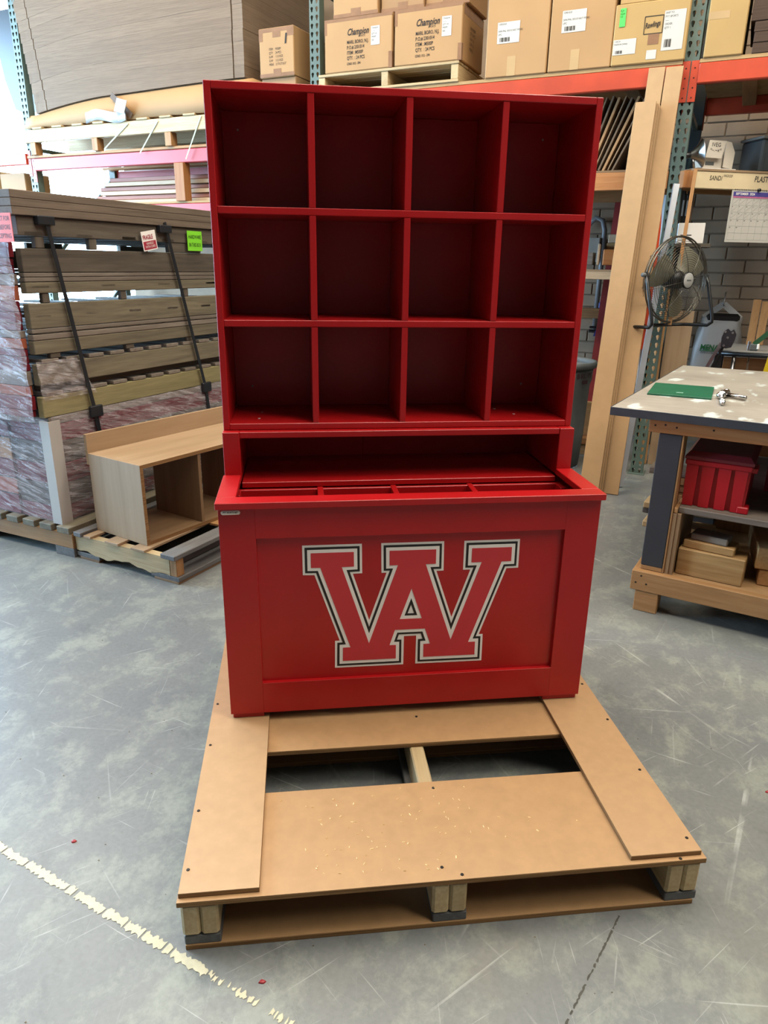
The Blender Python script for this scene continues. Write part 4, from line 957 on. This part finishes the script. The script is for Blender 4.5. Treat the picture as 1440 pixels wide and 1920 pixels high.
# ================================================================== floor fan hung on the green upright
fan = roomthing('floor_fan', 'round metal floor fan with wire grille and black tube stand on the green upright', 'fan', .10, -.19, 1.386, R(55))
WIRE = paint('fan wire', (96, 92, 84), .3, .15, 20, 0, .8)
RF = .268
def ringpts(r, y, n=40): return [(r * math.cos(2 * math.pi * k / n), y, r * math.sin(2 * math.pi * k / n)) for k in range(n)]
dome = lambda r: -.035 - .065 * (1 - (r / RF) ** 2.6)
def grille(name, front):
    t = tube(fan, name, ringpts(RF, -.012 if front else .012), .0055, WIRE, 6, True)
    k = 0; r = .062
    while r < RF - .008:
        y = dome(r) if front else -dome(r) * 1.0
        tube(t, 'wire_ring', ringpts(r, y, 36), .0014, WIRE, 4, True); r += .0135
    for a in range(8):
        an = 2 * math.pi * a / 8 + .2
        pts = [(rr * math.cos(an), (dome(rr) if front else -dome(rr)) - (.002 if front else -.002), rr * math.sin(an)) for rr in (.05, .10, .15, .20, .24, .262)] + [(RF * math.cos(an), -.012 if front else .012, RF * math.sin(an))]
        tube(t, 'spoke', pts, .002, WIRE, 4)
    return t
grille('front_grille', True); grille('rear_grille', False)
BLADE = paint('fan blade', (142, 138, 118), .35, .06, 5, 0, .3)
for a in range(3):
    an0 = 2 * math.pi * a / 3 + .75; vs = []; nr, na = 5, 8
    for i in range(nr + 1):
        rr = .05 + (.235 - .05) * i / nr; span = .45 + .40 * math.sin(math.pi * (.25 + .6 * i / nr))
        for j in range(na + 1):
            f = j / na - .5; an = an0 + f * span * 1.4; y = .045 * f * 2 * (.6 + .4 * i / nr) - .01 * (1 - 4 * f * f)
            vs.append((rr * math.cos(an), y * .7, rr * math.sin(an)))
    m0 = len(vs); vs += [(x, y + .0025, z) for x, y, z in vs]
    fs = []
    for i in range(nr):
        for j in range(na):
            q = i * (na + 1) + j; fs += [(q, q + 1, q + na + 2, q + na + 1), (m0 + q + na + 1, m0 + q + na + 2, m0 + q + 1, m0 + q)]
    mk('blade', vs, fs, BLADE, fan, True)
lathe(fan, 'hub', [(0, -.05), (.05, -.045), (.058, -.03), (.058, .03), (.05, .075), (0, .08)], DARK, 20, rot=(R(-90), 0, 0))
bd = lathe(fan, 'badge', [(0, .106), (.044, .106), (.05, .100), (.05, .09), (0, .09)], paint('fan badge', (190, 190, 186), .4, .04), 24, rot=(R(90), 0, 0)); lathe(bd, 'badge_ring', [(.0445, .1035), (.0525, .1035), (.0525, .09), (.0445, .09)], DARK, 24)
box(fan, 'print_band', (-.02, .02), (-.1072, -.1066), (-.004, .004), GREYP, 0)
TB = [(-.285, .0, .045), (-.295, -.03, -.02), (-.295, -.10, -.235), (-.293, -.105, -.268), (-.285, -.08, -.290), (-.270, .08, -.296), (-.24, .12, -.298), (0, .125, -.298), (.24, .12, -.298), (.270, .08, -.296), (.285, -.08, -.290), (.293, -.105, -.268), (.295, -.10, -.235), (.295, -.03, -.02), (.285, .0, .045)]
tube(fan, 'stand', TB, .0115, DARK, 10)
for s in (-1, 1): tube(fan, 'pivot_knob', [(s * .262, 0, .03), (s * .315, 0, .03)], .014, GREYP, 10)
box(fan, 'hook', (-.02, .02), (.128, .30), (-.31, -.285), DARK, .003)

# ================================================================== angled shelf with calendar
A37 = R(37)
def wsh(x, y, z=0.0): return W(.10, 0) + (UD * math.cos(A37) + VD * math.sin(A37)) * x + (VD * math.cos(A37) - UD * math.sin(A37)) * y + Vector((0, 0, z))
def sthing(name, label, cat, x, y, z, rz=0.0): return thing(name, label, cat, wsh(x, y, z), TH + A37 + rz)
CREAMP = paint('cream paint', (204, 186, 150), .6, .06, 8)
sf = sthing('tool_shelf', 'angled timber tool shelf with cream rail hand-lettered in marker', 'shelf', 0, 0, 0)
box(sf, 'front_rail', (.012, 1.10), (-.002, .038), (1.957, 2.060), CREAMP, .003); lumber(sf, 'rail_end', (-.062, .0115), (-.002, .09), (1.957, 2.060), ORPINE)
box(sf, 'deck', (.0, 1.10), (-.006, .38), (2.0605, 2.074), BIRCH('x'), .001); lumber(sf, 'rear_rail', (.0, 1.10), (.35, .379), (1.96, 2.060), OLDPINE)
bar(sf, 'wall_bearer', (.90, .36, 2.0), (1.20, .758, 2.0), .05, .08, OLDPINE('y'), (0, 0, 1)); lumber(sf, 'post', (.10, .15), (.30, .349), (0, 2.060), OLDPINE)
text(sf, 'SAND/', (.125, -.0032, 2.008), .040, BLACK, '-y', .8, .1, bold=.0003); text(sf, 'WOOD', (.225, -.0032, 2.030), .022, BLACK, '-y', .9, .2); text(sf, 'PLASTIC', (.458, -.0032, 2.008), .050, BLACK, '-y', .75, .15, bold=.0006)
cal = sthing('wall_calendar', 'September 2024 wall calendar with purple header hanging from the cream rail', 'calendar', .302, -.008, 0)
box(cal, 'page', (0, .385), (-.0025, 0), (1.632, 1.955), PAPER, 0); box(cal, 'header', (.012, .375), (-.0034, -.0026), (1.918, 1.945), paint('calendar purple', (66, 60, 130), .5, .04), 0)
text(cal, 'SEPTEMBER  2024', (.028, -.0046, 1.925), .021, WHITE, '-y', .9, bold=.0003)
box(cal, 'weekday_band', (.012, .375), (-.0034, -.0026), (1.908, 1.917), paint('calendar pink', (170, 90, 130), .5, .2, 14), 0)
GRL = paint('calendar line', (140, 140, 142), .7, .05)
for k in range(7): box(cal, 'grid_line', (.012, .375), (-.0032, -.0026), (1.905 - k * .043, 1.9060 - k * .043), GRL, 0)
for k in range(8): box(cal, 'grid_line', (.012 + k * .0517, .0130 + k * .0517), (-.0032, -.0026), (1.648, 1.905), GRL, 0)
dn = 1
for r_ in range(5):
    for c_ in range(7):
        if dn <= 30:
            text(cal, str(dn), (.012 + c_ * .0517 + .004, -.0034, 1.893 - r_ * .043), .011, INK); 
            if dn < 19: bar(cal, 'strike', (.016 + c_ * .0517, -.0034, 1.868 - r_ * .043), (.058 + c_ * .0517, -.0034, 1.900 - r_ * .043), .0014, .0006, GRL, (0, -1, 0))
            dn += 1
for k in range(26): tube(cal, 'spiral_ring', [(.02 + k * .0138, -.004, 1.950), (.02 + k * .0138, -.006, 1.960), (.02 + k * .0138, .001, 1.962)], .0012, DARK, 4)
tube(cal, 'hanging_knob', [(.195, -.001, 1.958), (.195, -.016, 1.958)], .010, DARK, 10)
wbd = sthing('white_board', 'thin white board lying on the tool shelf under the white carton', 'board', .055, .05, 2.0745)
box(wbd, 'board', (0, .29), (0, .22), (0, .012), paint('white laminate', (200, 196, 190), .4, .03), .001)
iv = sthing('white_carton', 'open white carton with printed flap standing on the white board', 'box', .115, .085, 2.0868)
WC = paint('white card', (190, 182, 168), .7, .05)
box(iv, 'body', (0, .145), (0, .10), (0, .085), WC, .002); prism(iv, 'front_flap', [(-.005, .062), (.115, .060), (.135, .165), (.012, .165)], -.03, -.026, WC); prism(iv, 'side_flap', [(.14, .01), (.21, .0), (.215, .10), (.18, .16), (.14, .165)], -.02, -.016, WC)
prism(iv, 'rear_flap', [(.155, .0), (.235, .0), (.225, .12), (.205, .15), (.15, .165)], .06, .064, WC)
text(iv, 'IVEG', (.03, -.0312, .128), .034, INK, '-y', .95); text(iv, '*~.~x*', (.02, -.0312, .098), .030, INK, '-y', 1.0, .2); box(iv, 'barcode', (.02, .085), (-.0006, 0), (.02, .042), GREYP, 0)
ds = sthing('clamp_lamp', 'aluminium dish reflector lamp on the left end of the tool shelf', 'lamp', .075, .05, 2.172, R(-20))
lathe(ds, 'reflector', [(.018, -.07), (.03, -.05), (.05, -.025), (.085, 0), (.088, .002), (.084, .004), (.05, -.018), (.018, -.06)], STEEL, 28, rot=(0, R(80), 0)); tube(ds, 'socket', [(-.065, 0, -.01), (-.12, 0, -.02)], .02, DARK, 10)
tube(ds, 'clamp_leg', [(-.05, .0, -.03), (-.03, .01, -.095)], .008, STEEL, 6)
bn = sthing('storage_bin', 'clear grey plastic storage bin on the tool shelf at the right edge', 'bin', .525, .06, 2.0745)
GBIN = paint('smoky plastic', (84, 92, 96), .25, .08)
box(bn, 'tub', (0, .30), (0, .22), (0, .205), GBIN, .012); box(bn, 'lid', (-.01, .31), (-.01, .23), (.2055, .222), paint('bin lid', (150, 152, 148), .4), .006)
for x in (.03, .10): box(bn, 'rib', (x, x + .008), (-.004, .0), (.01, .12), GBIN, .001)
# tools hanging under the shelf
hk = sthing('hanging_scraper', 'round dark scraper with long handle hanging under the tool shelf', 'tool', .155, .20, 0)
tube(hk, 'handle', [(0, 0, 1.955), (.004, 0, 1.86), (.0, 0, 1.74)], [.006, .009, .012], paint('worn handle', (128, 104, 84), .5, .2), 8); lathe(hk, 'disc', [(0, -.006), (.055, -.006), (.058, 0), (.055, .006), (0, .006)], paint('dark rubber', (44, 44, 42), .5, .2), 24, (.0, -.004, 1.675), (R(90), 0, 0))
for k, (x, lab) in enumerate(((.085, 'slim steel file hanging under the tool shelf, nearer the rail end'), (.115, 'steel rasp hanging under the tool shelf beside the round scraper'))):
    h2 = sthing('hanging_file', lab, 'tool', x, .19, 0); box(h2, 'blade', (-.006, .006), (-.002, .002), (1.80, 1.90), STEEL, .001); tube(h2, 'handle', [(0, 0, 1.90), (0, 0, 1.957)], .008, DARK, 8)
sh_ = sthing('dark_strip', 'long dark rubber strip hanging below the rail end', 'strip', .03, .16, 0); bar(sh_, 'strip', (0, 0, 1.63), (.012, 0, 1.957), .035, .008, DARK, (0, -1, 0))

# ================================================================== plastic bag, cutter, small metal table behind the bench
bagm = paint('carrier plastic', (190, 192, 192), .32, .05, 4)
bg_ = roomthing('plastic_bag', 'white plastic shopping bag with green store lettering hanging behind the bench', 'bag', .395, 1.13, -.052)
vs = []; rows = [(.60, .185, .07), (.75, .195, .085), (.90, .182, .085), (1.02, .165, .075), (1.09, .150, .06), (1.135, .150, .035), (1.15, .140, .02)]
ns = 28
for z, rx, ry in rows:
    for k in range(ns):
        a = 2 * math.pi * k / ns; w_ = 1 + .05 * math.sin(5 * a + z * 17) + .03 * math.sin(11 * a - z * 9)
        vs.append((rx * w_ * math.copysign(abs(math.cos(a)) ** .6, math.cos(a)), ry * w_ * math.copysign(abs(math.sin(a)) ** .8, math.sin(a)), z))
fs = [(r_ * ns + k, r_ * ns + (k + 1) % ns, (r_ + 1) * ns + (k + 1) % ns, (r_ + 1) * ns + k) for r_ in range(len(rows) - 1) for k in range(ns)] + [tuple(range(ns - 1, -1, -1))]
mk('body', vs, fs, bagm, bg_, True)
for s in (-1, 1):
    for y in (-.02, .02): bar(bg_, 'handle', (s * .135, y, 1.135), (0.0, 0, 1.245), .05, .003, bagm, (.2 * s, -1, .3))
tube(bg_, 'hook', [(0, .03, 1.235), (0, -.01, 1.232), (0, -.015, 1.26), (0, .02, 1.33), (0, .236, 1.33)], .005, STEEL, 6)
box(bg_, 'black_contents', (-.115, .135), (-.045, .04), (1.10, 1.172), DARK, .02)
GT = paint('bag green', (30, 110, 58), .5, .05)
text(bg_, 'MENARDS', (-.125, -.096, .885), .062, GT, '-y', .82, .12, bold=.002); text(bg_, 'Dedicated to Service', (-.115, -.096, .855), .021, INK, '-y', .85)
bar(bg_, 'print_line', (-.125, -.0955, .878), (.12, -.0955, .878), .006, .001, GT, (0, -1, 0))
ct = roomthing('bolt_cutter', 'bolt cutter with black plate head and silver handle leaning behind the bench', 'tool', 0, .262, 0)
prism(ct, 'head_plate', [(.430, .935), (.465, .925), (.500, .935), (.515, .985), (.520, 1.025), (.500, 1.058), (.482, 1.045), (.462, 1.062), (.440, 1.045), (.428, 1.0), (.430, .96)], -.016, 0, paint('black plate', (40, 36, 42), .45, .15))
for x, z in ((.448, 1.04), (.495, 1.035), (.467, 1.0), (.450, .945)): obj('bolt', scr, STEEL, ct, (x, -.0175, z), (R(90), 0, 0)).scale = (2.0, 2.0, 2.6)
bar(ct, 'handle', (.432, -.006, .965), (.29, -.02, .60), .022, .012, STEEL, (0, -1, 0)); bar(ct, 'handle', (.45, .004, .94), (.33, -.004, .60), .018, .010, DARK, (0, -1, 0))
tube(ct, 'handle_grip', [(.29, -.02, .60), (.13, -.05, .018)], .016, DARK, 8); tube(ct, 'handle_grip', [(.33, -.004, .60), (.17, -.04, .018)], .016, DARK, 8)
tl = roomthing('metal_table', 'small table with black tube frame and grey top behind the bench', 'table', .42, .30, 0, R(-1))
box(tl, 'top', (.01, 1.0), (.015, .60), (.893, .908), paint('grey top', (150, 148, 142), .5, .06), .002); tube(tl, 'frame', [(0, 0, .885), (1.0, 0, .885)], .016, DARK, 10); tube(tl, 'frame', [(0, 0, .885), (0, .62, .885)], .016, DARK, 10)
for x, y in ((0, 0), (0, .62), (.98, 0), (.98, .62)): box(tl, 'leg', (x - .02, x + .03), (y - .02, y + .02), (0, .875), DARK, .004)
tube(tl, 'cross_tube', [(.11, .05, .40), (.11, .05, .88)], .014, STEEL, 8)
for k in range(3): lumber(tl, 'side_panel', (.04 + k * .17, .20 + k * .17), (.12, .135), (.72, .85), ORPINE)
lumber(tl, 'lower_shelf', (-.02, 1.0), (.1, .6), (.38, .3945), OLDPINE)
gc = roomthing('spring_clamp', 'green-handled clamp standing on the small grey table', 'clamp', .665, .38, .9085, R(-1))
GC = paint('clamp green', (40, 86, 54), .45, .1)
box(gc, 'body', (-.05, .01), (-.015, .015), (0, .05), GREYP, .008); bar(gc, 'handle', (-.02, 0, .045), (.06, 0, .13), .032, .022, GC, (0, -1, 0)); box(gc, 'pad', (.0, .016), (-.02, 0), (.012, .05), WHITE, .004); box(gc, 'spindle', (-.06, -.04), (-.012, .012), (.0, .065), STEEL, .002)
yc = roomthing('yellow_clamp', 'yellow clamp handle standing at the far right behind the bench', 'clamp', .705, -.55, 0)
bar(yc, 'handle', (.006, 0, .86), (.022, 0, .985), .035, .025, paint('clamp yellow', (222, 190, 30), .4, .05), (0, -1, 0)); bar(yc, 'shaft', (.0, 0, .02), (.006, 0, .86), .02, .015, DARK, (0, -1, 0)); box(yc, 'foot', (-.06, .06), (-.06, .06), (0, .02), DARK, .003)
for k in range(4):
    u = .60 + k * .062 + (.03 if k > 1 else 0)
    o = lean('timber_strip', 'pale timber strip standing on the small table against the brick, %s from the bag' % ('first', 'second', 'third', 'fourth')[k], u, u + .055, .86, .04, 1.24 - .02 * (k % 2), OLDPINE('z'), 'timber strips standing on the small table', v1=.92)
    o.location.z += .0 ; 
    o.scale.z = (.335 - .01 * (k % 2)) / 1.24; o.location = W(u + .0275, .87, .9085 + .5 * (.335 - .01 * (k % 2))); o.rotation_euler = (0, 0, TH)
